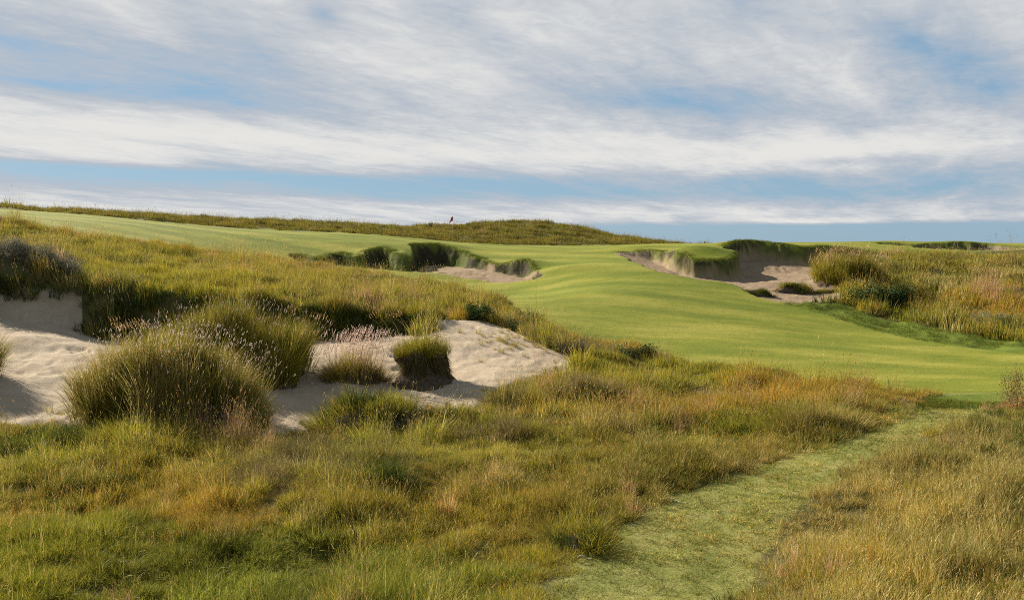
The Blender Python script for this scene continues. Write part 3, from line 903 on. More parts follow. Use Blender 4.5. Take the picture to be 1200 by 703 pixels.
def make_bush(name, label, loc, rx, ry, rz_, n, leaf, cols, cat='shrub', group=None, seed=1, stems=9, lean=(0, 0), up=.0):
    r = np.random.default_rng(seed)
    root = empty(name, tuple(loc))
    tag(root, label, cat, group)
    if rx > .7: AVOID.append((loc[0], loc[1] - .3 * ry, max(ry, rx * .6)))
    mb = MB()
    ends = []
    for k in range(stems):
        a = r.uniform(0, 2 * np.pi); f = r.uniform(.35, .9)
        e = np.array([rx * f * math.cos(a) + lean[0], ry * f * math.sin(a) + lean[1], rz_ * r.uniform(.55, .95)])
        ends.append(e)
        b0 = np.array([r.normal(0, rx * .12), r.normal(0, ry * .12), -.05])
        mid = (b0 + e) / 2 + r.normal(0, .06, 3)
        prev = None
        for j, t in enumerate(np.linspace(0, 1, 5)):
            c = b0 * (1 - t) ** 2 + 2 * mid * t * (1 - t) + e * t ** 2
            rad = .016 * (1 - .8 * t) * max(.6, rx)
            V = [c + rad * np.array([math.cos(q), math.sin(q), 0]) for q in np.linspace(0, 2 * np.pi, 6)[:-1]]
            base_n = mb.n
            if prev is None: mb.add(V)
            else:
                mb.add(V, [(prev - base_n + i, prev - base_n + (i + 1) % 5, (i + 1) % 5, i) for i in range(5)])
            prev = base_n
    mb.build('branches', M_STEM, root)
    mb = MB()
    # leaves gather in clumps around the twig ends, leaving gaps
    cl = []
    for e in ends:
        for _ in range(4):
            cl.append(e * r.uniform(.55, 1.0) + r.normal(0, 1, 3) * np.array([rx, ry, rz_]) * .16)
    cl = np.array(cl)
    k = r.integers(0, len(cl), n)
    c = cl[k] + r.normal(0, 1, (n, 3)) * np.array([rx, ry, rz_]) * .15
    c[:, 2] = np.maximum(c[:, 2], r.uniform(.0, .08, n))
    a = r.uniform(0, 2 * np.pi, n); el = r.uniform(-.3, 1.2, n) + up
    l = leaf[0] * r.uniform(.6, 1.3, n); w = leaf[1] * r.uniform(.7, 1.2, n)
    d = np.stack([np.cos(a) * np.cos(el), np.sin(a) * np.cos(el), np.sin(el)], 1)
    s = np.cross(d, r.normal(0, 1, (n, 3))); s /= np.linalg.norm(s, axis=1)[:, None]
    V = np.stack([c - d * l[:, None] * .5, c + s * w[:, None] * .5, c + d * l[:, None] * .5, c - s * w[:, None] * .5], 1).reshape(-1, 3)
    cs = np.array(cols)[r.integers(0, len(cols), n)] * r.uniform(.75, 1.25, (n, 1)) * r.uniform(.8, 1.2, (len(cl), 1))[k]
    mb.add(V, (np.arange(n) * 4)[:, None] + np.array([[0, 1, 2, 3]]), None, np.repeat(cs, 4, 0))
    mb.build('foliage', M_GRASS, root)
    return root


def at(u, d, dz=0.0):
    x, y = ud(u, d)
    return np.array([x, y, float(height(x, y)[0]) + dz])


# the two big tussock islands in the left bunker
make_tussock('grass_tussock', 'broadest tussock in the left bunker, dotted with pale seed heads', at(193, 22.5, -.1), 2.5, 1.2, 1.35, 18000, (.6, 1.05), 'olive', .28, .013, 900, (.95, 1.6), 'straw', (.07, .020),
             seed=3, flat=3, out=.16, mix='straw', headcol=(.62, .50, .42))
make_tussock('grass_tussock', 'tall yellow-green tussock in the left bunker, just behind the broadest one', at(268, 26.6, -.1), 2.8, 1.2, 1.15, 15000, (.65, 1.2), 'yellow', .28, .013, 360, (1.0, 1.6), 'brown', (.11, .02),
             seed=5, flat=3, out=.16, mix='olive', headcol=(.48, .36, .29))
make_tussock('grass_tussock', 'small tussock topped with pink seed plumes on the sand beside the dark long tussock', at(415, 26.9, -.05), .85, .7, .35, 3000, (.35, .6), 'yellow', .55, .011, 420, (.85, 1.45), 'pink', (.20, .026),
             seed=7, flat=1.7, out=.5, mix='brown', headcol=(.60, .44, .36))
make_tussock('grass_tussock', 'tussock just past the left edge of the view, shading the sand', at(-62, 26.0, -.05), 1.1, .9, 1.2, 5000, (.6, 1.0), 'olive', .3, .013, 60, (.8, 1.3), 'straw', seed=15, flat=3, out=.2)
make_tussock('grass_tussock', 'low round tussock with a dark hollow at the near edge of the sand', at(440, 22.6, -.05), 1.6, .9, .62, 6500, (.35, .62), 'yellow', .5, .011, 60, (.55, .8), 'straw', (.08, .015),
             seed=9, flat=2.4, out=.5, mix='dark')
make_tussock('grass_tussock', 'narrow spiky tussock with tall thin stalks at the right edge of the sand', at(594, 24.6, -.05), .5, .45, .25, 1300, (.4, .7), 'olive', .38, .011, 70, (.8, 1.25), 'straw', (.10, .012), seed=11, out=.3, mix='brown')
make_tussock('grass_tussock', 'broad hummock right of the spiky tussock, brown in its near flank', at(672, 25.6, -.1), 2.3, 1.0, .55, 7000, (.35, .6), 'yellow', .45, .011, 120, (.5, .8), 'rust', (.07, .014), seed=13, flat=2.2, out=.4, mix='brown')


def pedestal_tuft(loc):
    root = empty('pedestal_tuft', tuple(loc))
    tag(root, 'tuft of grass capping a dark root pedestal alone in the middle of the sand', 'grass tuft')
    r = np.random.default_rng(21)
    mb = MB(); nu = 34; V = []
    prof = [(0.98, -.15), (.90, .02), (.78, .14), (.66, .30), (.60, .48), (.62, .66), (.68, .80), (.62, .92), (.40, 1.0), (.0, 1.03)]
    for j, (rr, z) in enumerate(prof):
        for i in range(nu):
            a = 2 * np.pi * i / nu
            w = 1 + .10 * math.sin(2 * a + 1) + .06 * math.sin(5 * a + j * .6) + r.normal(0, .035)
            sh = .16 * z
            w += .55 * float(vnoise(math.cos(a) * 1.2 + z * .8, math.sin(a) * 1.2 + z * .5, .5, 5)) + .16 * max(0, math.cos(a - 3.6)) * (z < .3)
            V.append((rr * w * math.cos(a) - sh, rr * .85 * w * math.sin(a), z + r.normal(0, .02)))
    q = [(j * nu + i, j * nu + (i + 1) % nu, (j + 1) * nu + (i + 1) % nu, (j + 1) * nu + i) for j in range(len(prof) - 1) for i in range(nu)]
    mb.add(V, q); mb.build('root_pedestal', M_SOIL, root, True)
    mb = MB(); n = 5200
    a = r.uniform(0, 2 * np.pi, n); z = .08 + .92 * r.uniform(0, 1, n) ** .7; rad = .64 + .10 * np.sin(3 * a + 1) + .06 * np.sin(7 * a)
    P = np.stack([rad * np.cos(a) - .16 * z, rad * .85 * np.sin(a), z], 1)
    add_blades(mb, r, P, -r.uniform(.15, .5, n), a + r.normal(0, .6, n), -r.uniform(.15, .9, n), .011 * r.uniform(.6, 1.2, n), pick_cols(r, 'brown', n) * r.uniform(.35, 1.0, (n, 1)), None, 3)
    mb.build('hanging_roots', M_GRASS, root)
    mb = MB(); n = 3000
    f = np.sqrt(r.uniform(0, 1, n)); a = r.uniform(0, 2 * np.pi, n)
    lob = 1 + .22 * np.sin(2 * a + .6) + .12 * np.sin(5 * a)
    P = np.stack([.74 * lob * f * np.cos(a) - .14, .62 * lob * f * np.sin(a), 1.0 - .22 * f ** 3 + .25 * vnoise(f * np.cos(a), f * np.sin(a), .5, 4)], 1)
    add_blades(mb, r, P, r.uniform(.2, .62, n), a + r.normal(0, .7, n), np.abs(r.normal(.6, .4, n)) * (.4 + 1.0 * f), .010 * r.uniform(.6, 1.3, n), pick_cols(r, 'yellow', n), None, 4)
    mb.build('blades', M_GRASS, root)
    mb = MB(); n = 95
    f = np.sqrt(r.uniform(0, 1, n)); a = r.uniform(0, 2 * np.pi, n)
    P = np.stack([.5 * f * np.cos(a) + .1, .4 * f * np.sin(a), np.full(n, 1.0)], 1)
    ang = r.uniform(-1.2, 2.4, n)
    tips = add_blades(mb, r, P, r.uniform(.45, 1.5, n), ang, np.abs(r.normal(.22, .16, n)), np.full(n, .011), pick_cols(r, 'straw', n), None, 4)
    add_heads(mb, r, tips, ang, np.full(n, .16), np.full(n, .015), pick_cols(r, 'straw', n), 5)
    mb.build('seed_stalks', M_GRASS, root)
    AVOID.append((loc[0], loc[1], .6))


pedestal_tuft(at(498, 27.3, -.03))

# grass reeds arching out of the back wall
def arching_reeds(label, loc, n, h, ang0, seed, spread=.25):
    r = np.random.default_rng(seed)
    root = empty('arching_reeds', tuple(loc)); tag(root, label, 'reeds')
    for k in range(n):
        P = np.array([[r.normal(0, spread), r.normal(0, spread * .6), -.05]])
        ang = np.array([ang0 + r.normal(0, .35)]); mb = MB()
        tips = add_blades(mb, r, P, np.array([r.uniform(h * .7, h * 1.1)]), ang, np.array([r.uniform(.5, .95)]), np.array([.014]), pick_cols(r, 'straw', 1) * .8, None, 6)
        st = mb.build('reed_stem', M_GRASS, root)
        mb = MB()
        for q in range(4):
            t = tips - np.stack([np.cos(ang) * .1 * q, np.sin(ang) * .1 * q, -.02 * q * np.ones(1)], 1)
            add_heads(mb, r, t, ang, np.full(1, .16), np.full(1, .03), pick_cols(r, 'pink', 1) * 1.1, 4)
        tag(mb.build('plume', M_GRASS, st), kind='stuff')


arching_reeds('drooping plumed reeds leaning left over the shaded bunker wall above the broadest tussock', at(180, 30.2), 15, 1.5, math.pi + .15, 31, .4)
arching_reeds('pale reeds leaning right out of the long dark tussock', at(325, 25.9, .45), 6, 1.9, .45, 33, .15)
arching_reeds('reeds bending left out of the shaded back wall behind the pedestal tuft', at(470, 32.6), 10, 1.5, math.pi - .2, 35, .4)

SAGE = [(.13, .13, .085), (.17, .16, .12), (.10, .105, .055), (.20, .165, .14)]
DARKG = [(.020, .045, .012), (.030, .062, .016), (.050, .085, .022)]
BRN = [(.12, .085, .055), (.16, .12, .085), (.09, .085, .035)]
sage_spots = [(14, 34.6, .85, 'grey sagebrush on the left lip of the bunker, close to the left edge'),
              (44, 35.0, .95, 'grey sagebrush on the left bunker lip above the middle of the shaded sand'),
              (78, 35.0, .8, 'grey sagebrush on the left bunker lip, nearest the golden grassy bank'),
              (-30, 34.4, .9, 'grey sagebrush cut by the left edge of the view'),
              (28, 37.5, .9, 'grey sagebrush standing a little behind the row on the bunker lip'),
              (70, 39.5, .75, 'farthest grey sagebrush up the left slope, below the mown turf')]
s0 = None
for k, (u, d, sc, lab) in enumerate(sage_spots):
    p = at(u, d, -.03)
    if s0 is None:
        s0 = make_bush('sagebrush', lab, p, 1.1, .9, .80, 6000, (.085, .022), SAGE, 'sagebrush', 'sagebrush on the left ridge', 41, 14, up=.35)
        s0.scale = (sc,) * 3; o = s0
    else:
        o = copy_thing(s0, tuple(p), k * 1.3, sc)
    tag(o, lab)

make_bush('shrub', 'dark green shrub at the head of the sand, right of the shaded wall', at(563, 36.2, -.05), .75, .6, .7, 3800, (.07, .03), DARKG, seed=51)
make_bush('shrub', 'green-grey shrub on the lip of the sand below the apron of turf', at(612, 35.4, -.05), .8, .6, .75, 3600, (.07, .025), [(.05, .07, .02), (.09, .10, .04), (.12, .11, .05)], seed=53)
make_bush('shrub', 'purple-brown dry shrub at the right tip of the sand', at(668, 31.2, -.05), .75, .55, .6, 3400, (.06, .018), BRN, seed=55)
make_bush('shrub', 'low dark shrub against the fairway edge, right of the dry brown one', at(735, 32.8, -.05), 1.25, .6, .55, 4200, (.07, .025), DARKG + [(.09, .10, .04)], seed=57)
make_bush('shrub', 'leafy dark green shrub standing by the pale sand right of the fairway', at(1036, 48.8, -.1), 2.4, 1.1, 1.35, 9500, (.14, .055), [(.03, .055, .012), (.05, .08, .018), (.075, .10, .025)], seed=59, stems=16)
make_bush('shrub', 'rusty twiggy shrub at the right edge of the view where path meets fairway', at(1200, 23.5, -.05), .55, .5, 1.15, 2600, (.06, .016), [(.28, .15, .07), (.22, .13, .05), (.15, .14, .04)], seed=61, up=.5)
weeds = [(1130, 48.2, .8, 'pale green weed left of the other three by the rusty grass'), (1152, 47.2, 1.0, 'pale green weed second from the left below the rusty grass'),
         (1176, 46.3, .9, 'pale green weed nearest the mown fringe'), (1192, 46.9, .8, 'pale green weed at the right edge below the rusty grass')]
w0 = None
for k, (u, d, sc, lab) in enumerate(weeds):
    p = at(u, d, -.03)
    if w0 is None:
        w0 = make_bush('pale_weed', lab, p, .75, .55, .62, 1500, (.12, .03), [(.26, .27, .14), (.18, .20, .08), (.33, .31, .19)], 'weed', 'pale weeds on the right', 63, 10, up=.4)
        w0.scale = (sc,) * 3; o = w0
    else: o = copy_thing(w0, tuple(p), k * 1.7, sc)
    tag(o, lab)

make_tussock('grass_tussock', 'tall tawny clump of grass with pink plumes at the back edge of the right bunker', at(992, 56.4, -.1), 2.35, 1.5, .75, 5600, (.7, 1.15), 'olive', .35, .024, 260, (1.1, 1.9), 'pink', (.30, .035), seed=71, flat=3, out=.25, mix='yellow')
make_tussock('grass_tussock', 'low dark tussock island lying on the right bunker sand', at(931, 54.2, -.05), 1.35, .7, .42, 2600, (.18, .34), 'olive', .5, .02, 0, seed=73, flat=3, out=.35, mix='dark')
make_tussock('grass_tussock', 'low olive tongue of grass beside the dark island on the sand', at(968, 54.0, -.08), .9, .45, .18, 1300, (.12, .24), 'olive', .5, .02, 0, seed=75, out=.4)
make_tussock('grass_tussock', 'dark turf lump on the fairway edge before the right bunker', at(883, 52.4, -.05), 1.15, .6, .32, 2300, (.10, .2), 'lip', .5, .018, 0, seed=77, flat=2.6, out=.35)
make_tussock('grass_tussock', 'smallest turf lump between nose of turf and right bunker', at(845, 56.5, -.05), .75, .5, .2, 1200, (.10, .2), 'lip', .5, .018, 0, seed=78, flat=2.6, out=.35)
# dark and bright tussocks of the near rough
near = [(60, 527, 1.0, .75, .26, 'dark', 'green', 'dark green tussock in the near rough below the sand at far left'),
        (150, 520, 1.1, .6, .2, 'green', 'yellow', 'bright green tussock below the broadest bunker tussock'),
        (365, 545, .85, .6, .22, 'brown', 'olive', 'brown hummock of dead grass below the strip of near sand'),
        (440, 568, .9, .55, .22, 'dark', 'olive', 'dark olive tussock in the middle of the near rough'),
        (615, 517, 1.6, .6, .25, 'yellow', 'brown', 'wide tussock with a shaded near face below the pale sand'),
        (680, 640, .5, .5, .22, 'dark', 'yellow', 'dark tussock overhanging the left edge of the mown path'),
        (955, 500, 1.0, .5, .2, 'olive', 'straw', 'bleached tussock by the bend of the mown path')]
for k, (u, v, rx, ry, hm, pal, mx, lab) in enumerate(near):
    make_tussock('grass_tussock', lab, place(u, v) - np.array([0, 0, .05]), rx, ry, hm, int(3400 * rx * ry / .5), (.25, .5), pal, .5, .008, 0, (.45, .7), 'straw', (.06, .012), seed=90 + k, flat=2.2, out=.45, mix=mx)

# shrubs poking above the skyline
sky = [(12, 89), (60, 90), (120, 90), (205, 92), (232, 92), (310, 94), (385, 95), (505, 102), (548, 104), (700, 107)]
words_ = ['at the left edge', 'left of the ridge dip', 'above the left mown slope', 'first of a close pair', 'second of a close pair', 'in the middle of the long ridge', 'where the ridge sinks', 'left of the flagstick', 'just right of the flagstick', 'on the right shoulder of the knoll']
b0 = None
for k, ((u, d), w) in enumerate(zip(sky, words_)):
    p = at(u, d, -.05)
    lab = 'tiny weed on the skyline, ' + w
    if b0 is None:
        b0 = make_bush('ridge_weed', lab, p, .6, .5, .95, 420, (.15, .05), [(.07, .075, .03), (.12, .10, .05)], 'weed', 'weeds on the skyline', 81, 6, up=.5); b0.scale = (.45,) * 3; o = b0
    else: o = copy_thing(b0, tuple(p), k * 2.1, [.4, .5, .55, .4, .45, .4, .4, .75, .5, .45][k])
    tag(o, lab)

# dry sticks
def stick(label, u, v, L, rz, seed, forks=2):
    r = np.random.default_rng(seed)
    p = place(u, v)
    root = empty('dry_stick', tuple(p + np.array([0, 0, .06])), rz); tag(root, label, 'stick')

    def tube(a, b, r0, r1, bend):
        mb = MB(); prev = None
        for t in np.linspace(0, 1, 8):
            c = a * (1 - t) + b * t + np.array([0, bend * math.sin(t * 3.14), .5 * abs(bend) * math.sin(t * 6.28)])
            rr = r0 * (1 - t) + r1 * t
            V = [c + rr * np.array([0, math.cos(q), math.sin(q)]) for q in np.linspace(0, 2 * np.pi, 7)[:-1]]
            n0 = mb.n
            if prev is None: mb.add(V)
            else: mb.add(V, [(prev - n0 + i, prev - n0 + (i + 1) % 6, (i + 1) % 6, i) for i in range(6)])
            prev = n0
        return mb
    tube(np.array([-L / 2, 0, .02]), np.array([L / 2, 0, .03]), .011, .004, .05).build('stem', M_TWIG, root, True)
    for k in range(forks):
        s = r.uniform(-.3, .3) * L
        tube(np.array([s, .03, .02]), np.array([s + L * .28, (.2 if k % 2 else -.2) * L, .05]), .007, .003, .02).build('twig', M_TWIG, root, True)


stick('bleached stick lying across the left edge of the mown path', 790, 592, .42, -.5, 1, 1)
stick('short bleached stick on the mown path near its left edge, below the longer one', 685, 660, .22, -.1, 2, 0)
stick('forked bleached stick caught in the rough right of the sand', 732, 478, .6, .2, 3, 3)

# ------------------------------------------------------------------ flagstick
def flagstick(loc):
    root = empty('flagstick', tuple(loc)); tag(root, 'golf flagstick with a small dark red flag hanging limp on the putting green', 'flagstick')

    def cyl(name, mat, r0, r1, z0, z1, n=12):
        mb = MB()
        A = np.linspace(0, 2 * np.pi, n + 1)[:-1]
        V = [(r0 * math.cos(a), r0 * math.sin(a), z0) for a in A] + [(r1 * math.cos(a), r1 * math.sin(a), z1) for a in A] + [(0, 0, z0), (0, 0, z1)]
        mb.add(V, [(i, (i + 1) % n, n + (i + 1) % n, n + i) for i in range(n)], [(2 * n, (i + 1) % n, i) for i in range(n)] + [(2 * n + 1, n + i, n + (i + 1) % n) for i in range(n)])
        return mb.build(name, mat, root, True)
    cyl('pole', M_POLE, .027, .021, 0, 2.2)
    cyl('ferrule', M_DARKPAINT, .03, .025, -.02, .10)
    cyl('cap', M_DARKPAINT, .018, .010, 2.2, 2.235)
    # limp cloth, folded against the pole
    mb = MB(); nx, nz = 12, 12; V = []
    for j in range(nz + 1):
        for i in range(nx + 1):
            fx = i / nx; fz = j / nz
            X = -.015 - .32 * fx * (.55 + .45 * fz)
            Y = .05 * math.sin(fx * 8 + fz * 1.5) * (.3 + fx)
            Z = 2.18 - .40 * fz - .26 * fx ** 1.2
            V.append((X, Y, Z))
    q = [(j * (nx + 1) + i, j * (nx + 1) + i + 1, (j + 1) * (nx + 1) + i + 1, (j + 1) * (nx + 1) + i) for j in range(nz) for i in range(nx)]
    mb.add(V, q); f = mb.build('flag', M_FLAG, root, True)
    s = f.modifiers.new('cloth', 'SOLIDIFY'); s.thickness = .006


flagstick(at(531, 74.5))

# ------------------------------------------------------------------ loose grass (uncountable)
left_of_path = lambda x, y: x < (np.interp(y, [8, 11, 15, 20, 26, 29, 200], [.9, 1.6, 3.6, 8.6, 13.0, 14, 14]))
rough_scatter('rough_grass', 'yellow, green and rust rough grass filling the near ground left of the mown path', 15000, 9.0, 21, 0, left_of_path, .64, 1)
rough_scatter('rough_grass', 'straw-coloured wispy grass in the right corner beyond the mown path', 18000, 9.0, 30, 0, lambda x, y: ~left_of_path(x, y) & (y < 29), .66, 2)
rough_scatter('rough_grass', 'golden and rust grass around the left bunker and along the fairway', 15000, 21, 36, 1, lambda x, y: left_of_path(x, y), .85, 3)
rough_scatter('rough_grass', 'golden grass on the slope between the left bunker and the mown turf', 32000, 36, 66, 1, lambda x, y: x < y * .1, 1.0, 4)
rough_scatter('rough_grass', 'olive, rust and pink grass on the bank right of the right bunker', 20000, 40, 80, 2, lambda x, y: x > y * .25, 1.25, 5)
rough_scatter('ridge_grass', 'olive brown grass covering the ridge and knoll on the skyline', 34000, 72, 135, 2, lambda x, y: x < y * .30, .95, 6)


def mown_scatter():
    r = np.random.default_rng(12)
    x, y = sample_fan(r, 24000, 8.5, 29, 36)
    z, sb, df, dp, dc, drop, each = field(x, y)
    ok = (dp > -.05)
    x, y, z, dp, dc = x[ok], y[ok], z[ok], dp[ok], dc[ok]
    lod = 0
    pick = np.array([PIDX['short' if c < 0 else 'lip', 0][k] for k, c in zip(r.integers(0, NVAR, len(x)), dc)])
    s = r.uniform(.7, 1.3, len(x)) * (1 + .5 * fbm(x, y, .7, 40, 3))
    zs = s * np.where(dc < 0, 1, .45)
    tn = 1 + .75 * fbm(x, y, .8, 41, 4)[:, None] + r.normal(0, .08, (len(x), 1))
    hue = .28 * fbm(x, y, 1.3, 42, 3)
    tint = np.clip(tn * np.stack([1 + hue, np.ones(len(x)), 1 - hue], 1), .4, 1.6)
    scatter('path_grass', 'short clipped grass with pale clippings on the mown path', np.stack([x, y, z], 1), pick,
            np.stack([r.normal(0, .25, len(x)), r.normal(0, .25, len(x)), r.uniform(0, 6.28, len(x))], 1), np.stack([s, s, zs], 1), tint)
    # fringe of longer turf on bunker lips and the fairway fringe
    x, y = sample_fan(r, 160000, 44, 80, 34)
    z, sb, df, dp, dc, drop, each = field(x, y)
    lip = (sb > -.35) & (sb < .07) & (df > -.5) & (backside(x, y) > 0)
    u_ = x / y * F + 600
    lip |= (each[1] > 0) & (u_ < 490) & (r.uniform(0, 1, len(x)) < .06)
    ok = lip | ((dc > 0) & (r.uniform(0, 1, len(x)) < .22))
    x, y, z, sb, dc = x[ok], y[ok], z[ok], sb[ok], dc[ok]
    pick = np.array([PIDX['lip', 2][k] for k in r.integers(0, NVAR, len(x))])
    s = r.uniform(.7, 1.2, len(x)) * .8
    s = s * np.where(dc > 0, 1.0, .7)
    zs = s * np.where(dc > 0, .4, .5)
    tint = np.clip(1 + .5 * fbm(x, y, 1.2, 45, 3)[:, None] * np.ones((1, 3)) + r.normal(0, .1, (len(x), 1)), .5, 1.6)
    print('lip', len(x))
    scatter('turf_fringe', 'short dark turf fringing the far bunkers and the fairway edge', np.stack([x, y, z], 1), pick,
            np.stack([r.uniform(0, .5, len(x)), 0 * x, r.normal(0, .9, len(x))], 1), np.stack([s, s, zs], 1), tint)


mown_scatter()


def sand_grass():
    r = np.random.default_rng(14)
    x, y = sample_fan(r, 9000, 20, 36, 34)
    z, sb, df, dp, dc, drop, each = field(x, y)
    X, Y = cast(600, 395)
    pr = .05 * (sb < 1.2) + .5 * np.exp(-((x - X) / 1.6) ** 2 - ((y - Y) / 2.0) ** 2) * (fbm(x, y, 1.0, 55, 2) > .0)
    ok = (sb > .1) & (sb < 2.5) & (r.uniform(0, 1, len(x)) < pr)
    x, y, z = x[ok], y[ok], z[ok]
    pick = np.array([PIDX['straw' if q < .5 else 'yellow', 0][k] for k, q in zip(r.integers(0, NVAR, len(x)), r.uniform(0, 1, len(x)))])
    s = r.uniform(.25, .7, len(x))
    scatter('sparse_sand_grass', 'thin sprigs of grass sprouting from the pale sand', np.stack([x, y, z], 1), pick,
            np.stack([0 * x, 0 * x, r.uniform(0, 6.28, len(x))], 1), np.stack([s, s, s], 1), np.ones((len(x), 3)))


sand_grass()

# ------------------------------------------------------------------ sun, sky, camera
SUN_AZ = math.atan2(-.78, .63); SUN_EL = R(31)
tosun = Vector((math.sin(SUN_AZ) * math.cos(SUN_EL), math.cos(SUN_AZ) * math.cos(SUN_EL), math.sin(SUN_EL)))
sl = bpy.data.lights.new('sun', 'SUN'); sl.energy = 5.0; sl.angle = R(.6); sl.color = (1.0, .92, .79)
so = bpy.data.objects.new('sun', sl); COL.objects.link(so); so.rotation_euler = tosun.to_track_quat('Z', 'Y').to_euler(); so.location = (-40, 30, 40)

W = bpy.data.worlds.new('World'); SC.world = W; W.use_nodes = True
nt = W.node_tree; nt.nodes.clear(); L = nt.links.new
out = N(nt, 'ShaderNodeOutputWorld'); bg = N(nt, 'ShaderNodeBackground', Strength=.1)
L(bg.outputs[0], out.inputs[0])
sky_t = N(nt, 'ShaderNodeTexSky', sky_type='NISHITA', sun_disc=False, sun_elevation=SUN_EL, sun_rotation=SUN_AZ % (2 * math.pi), altitude=900, air_density=1.0, dust_density=.6, ozone_density=1.5)
tc = N(nt, 'ShaderNodeTexCoord'); sx = N(nt, 'ShaderNodeSeparateXYZ'); L(tc.outputs['Generated'], sx.inputs[0])


def mth(op, a, b=None, c=None):
    m = N(nt, 'ShaderNodeMath', operation=op)
    for i, q in enumerate((a, b, c)):
        if q is None: continue
        if isinstance(q, (int, float)): m.inputs[i].default_value = q
        else: L(q, m.inputs[i])
    return m.outputs[0]


def mrange(v, a, b, c=0.0, d=1.0, smooth=True):
    m = N(nt, 'ShaderNodeMapRange', interpolation_type='SMOOTHSTEP' if smooth else 'LINEAR')
    m.inputs[1].default_value = a; m.inputs[2].default_value = b; m.inputs[3].default_value = c; m.inputs[4].default_value = d
    L(v, m.inputs[0]); return m.outputs[0]


az = mth('MULTIPLY', mth('ARCTAN2', sx.outputs[0], sx.outputs[1]), 57.29578)      # degrees right of north
el = mth('MULTIPLY', mth('ARCSINE', sx.outputs[2]), 57.29578)
# the cloud deck is a flat layer: project the direction onto it
zz = mth('ADD', mth('MAXIMUM', sx.outputs[2], 0.0), .055)
px = mth('DIVIDE', sx.outputs[0], zz); py = mth('DIVIDE', sx.outputs[1], zz)
cmb = N(nt, 'ShaderNodeCombineXYZ'); L(px, cmb.inputs[0]); L(py, cmb.inputs[1])


def cnoise(scale, detail, rough, sc, rot, dist=0.0, off=(0, 0, 0)):
    mp = N(nt, 'ShaderNodeMapping', vector_type='TEXTURE'); mp.inputs['Scale'].default_value = sc; mp.inputs['Rotation'].default_value = (0, 0, rot); mp.inputs['Location'].default_value = off
    L(cmb.outputs[0], mp.inputs[0])
    n = N(nt, 'ShaderNodeTexNoise', Scale=scale, Detail=detail, Roughness=rough, Distortion=dist)
    L(mp.outputs[0], n.inputs['Vector']); return n.outputs['Fac']


n1 = cnoise(1.0, 5, .55, (2.6, .9, 1), R(64), .5, (3.1, 1.7, 0))       # long streaks
n2 = cnoise(2.2, 6, .58, (2.0, .8, 1), R(58), .5, (7.7, 2.2, 0))       # ripples
n3 = cnoise(6.0, 5, .65, (1.3, .9, 1), R(50), .6)
n4 = cnoise(19.0, 3, .6, (1.2, 1.0, 1), R(40), .5)


skyv = N(nt, 'ShaderNodeCombineXYZ'); L(az, skyv.inputs[0]); L(el, skyv.inputs[1])


def patch_of_deck(d, u, v, su, sv, amp, tilt=0.0):
    """a thinner or thicker place in the cloud deck around one compass direction; sizes in degrees"""
    a0 = math.degrees(math.atan((u - 600) / F)); e0 = math.degrees(math.atan((290 - v) / F))
    mp = N(nt, 'ShaderNodeMapping', vector_type='TEXTURE')
    mp.inputs['Location'].default_value = (a0, e0, 0); mp.inputs['Rotation'].default_value = (0, 0, tilt); mp.inputs['Scale'].default_value = (su * 2.1, sv * 2.1, 1)
    L(skyv.outputs[0], mp.inputs[0])
    g = N(nt, 'ShaderNodeTexGradient', gradient_type='QUADRATIC_SPHERE'); L(mp.outputs[0], g.inputs[0])
    return mth('MULTIPLY_ADD', g.outputs['Fac'], amp * 1.25, d)


dens = mth('ADD', mth('MULTIPLY', mth('SUBTRACT', n1, .5), 1.5), mth('MULTIPLY', mth('SUBTRACT', n2, .5), .9))
dens = mth('ADD', dens, mth('MULTIPLY', mth('SUBTRACT', n3, .5), .55))
dens = mth('ADD', dens, mth('MULTIPLY', mth('SUBTRACT', n4, .5), .26))
dens = mth('ADD', dens, .68)
for g in [  # thin places in the deck (negative) and thick bright ones (positive)
    (60, 122, 7.5, .75, -.70, -.10), (20, 85, 5, .9, -.25, -.2), (383, 26, 1.5, .8, -.5, -.3), (530, 20, 4, 1.6, -.25, -.4), (310, 75, 5, 1.2, -.28, -.5), (400, 148, 8.5, .8, -.50, -.17), (230, 118, 6, 1.0, -.25, -.15),
    (470, 120, 3.5, .7, -.35, -.35), (785, 122, 6, 1.2, -.55, -.14), (880, 140, 5, .8, -.25, -.2), (860, 15, 6, 1.8, -.30, -.4), (1060, 70, 5.5, 1.3, -.48, -.45), (1140, 125, 4, 1.8, -.38, -.3),
    (340, 187, 5, .5, -.22, -.08), (40, 5, 3, 1.2, -.35, -.4),
    (200, 165, 14, 1.5, .35, -.03), (650, 185, 22, 1.4, .30, 0), (130, 30, 4, 1.2, .30, -.4), (1000, 185, 10, 1.2, .2, 0), (560, 160, 8, 1.2, .2, -.1), (500, 60, 6, 2.0, .15, -.5),
    # lower bands
    (170, 211, 15, .62, -.85, -.015), (430, 216, 12, .55, -.45, -.02), (620, 212, 9, .8, -.35, 0), (900, 215, 14, .8, -.40, .01), (1150, 222, 9, 1.3, -.35, .02), (560, 197, 2.5, .35, -.3, -.05),
    (250, 249, 16, .35, .25, -.02), (800, 250, 14, .4, .2, 0), (330, 229, 18, .5, -.25, -.02), (900, 230, 18, .7, -.38, 0), (700, 228, 8, .4, -.2, 0), (960, 262, 5, .2, .5, 0), (1060, 195, 6, .4, -.2, 0), (980, 196, 3, .25, -.25, 0)]:
    dens = patch_of_deck(dens, *g)
lowclear = mth('MULTIPLY', mrange(az, -4, 8), mrange(el, 1.2, 1.75, 1, 0))
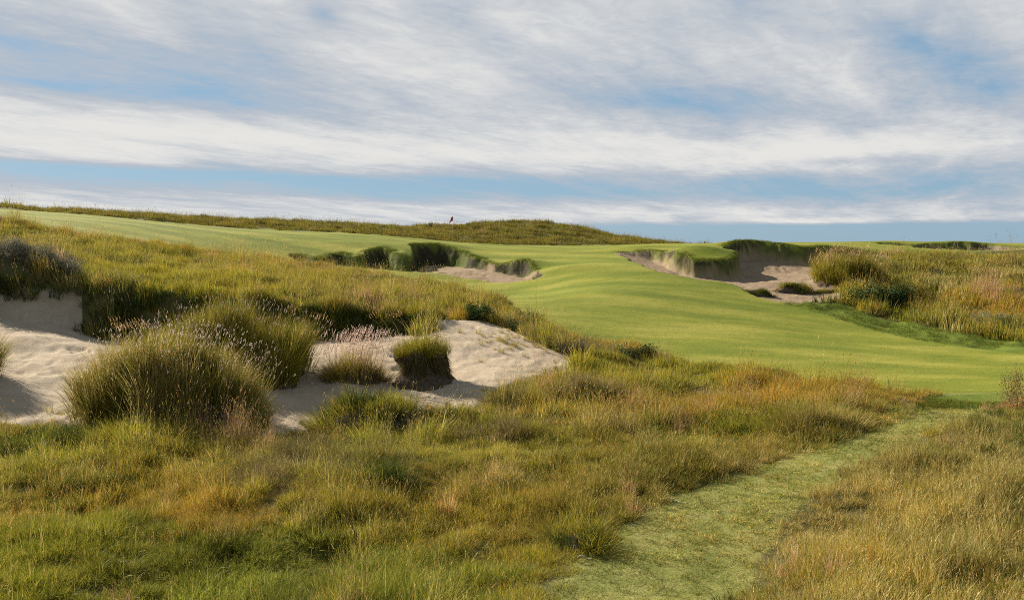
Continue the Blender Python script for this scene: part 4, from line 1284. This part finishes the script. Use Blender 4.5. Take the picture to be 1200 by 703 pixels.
lowclear2 = mth('MULTIPLY', mrange(az, -9, 0), mrange(el, .95, 1.3, 1, 0))
dens = mth('SUBTRACT', dens, mth('MULTIPLY', mth('MAXIMUM', lowclear, lowclear2), 1.2))
cover = mrange(dens, -.25, .56)
bright = mrange(dens, .30, 1.22)
hi = mth('MULTIPLY', mrange(el, 17, 30, 1.0, .10), mrange(mth('ABSOLUTE', az), 42, 85, 1.0, .3))
cover = mth('MULTIPLY', cover, hi)
mixc = N(nt, 'ShaderNodeMix', data_type='RGBA'); L(bright, mixc.inputs[0])
mixc.inputs[6].default_value = (2.45, 2.70, 3.05, 1); mixc.inputs[7].default_value = (4.1, 4.05, 3.92, 1)
# open sky seen between: blue, paling to the horizon
blue = N(nt, 'ShaderNodeMix', data_type='RGBA', blend_type='MIX'); blue.inputs[0].default_value = .88
L(sky_t.outputs[0], blue.inputs[6]); high = N(nt, 'ShaderNodeMix', data_type='RGBA'); L(mrange(el, 15, 32), high.inputs[0])
high.inputs[6].default_value = (1.05, 1.85, 2.65, 1); high.inputs[7].default_value = (1.25, 1.45, 1.65, 1); L(high.outputs[2], blue.inputs[7])
fin = N(nt, 'ShaderNodeMix', data_type='RGBA'); L(cover, fin.inputs[0]); L(blue.outputs[2], fin.inputs[6]); L(mixc.outputs[2], fin.inputs[7])
L(fin.outputs[2], bg.inputs[0])

cd = bpy.data.cameras.new('camera'); cd.sensor_width = 36; cd.lens = F / 1200 * 36; cd.clip_end = 20000; cd.clip_start = .1
co = bpy.data.objects.new('camera', cd); COL.objects.link(co); co.location = (0, 0, EYE); co.rotation_euler = (math.pi / 2 - PITCH, 0, 0)
SC.camera = co

vs = SC.view_settings
vs.view_transform = 'Standard'; vs.look = 'None'; vs.exposure = 0.95; vs.gamma = 1.0; vs.use_curve_mapping = False
SC.cycles.max_bounces = 4; SC.cycles.diffuse_bounces = 2; SC.cycles.glossy_bounces = 1; SC.cycles.transmission_bounces = 3; SC.cycles.transparent_max_bounces = 4
SC.cycles.use_denoising = False
SC.cycles.filter_width = 1.0
SC.render.film_transparent = False
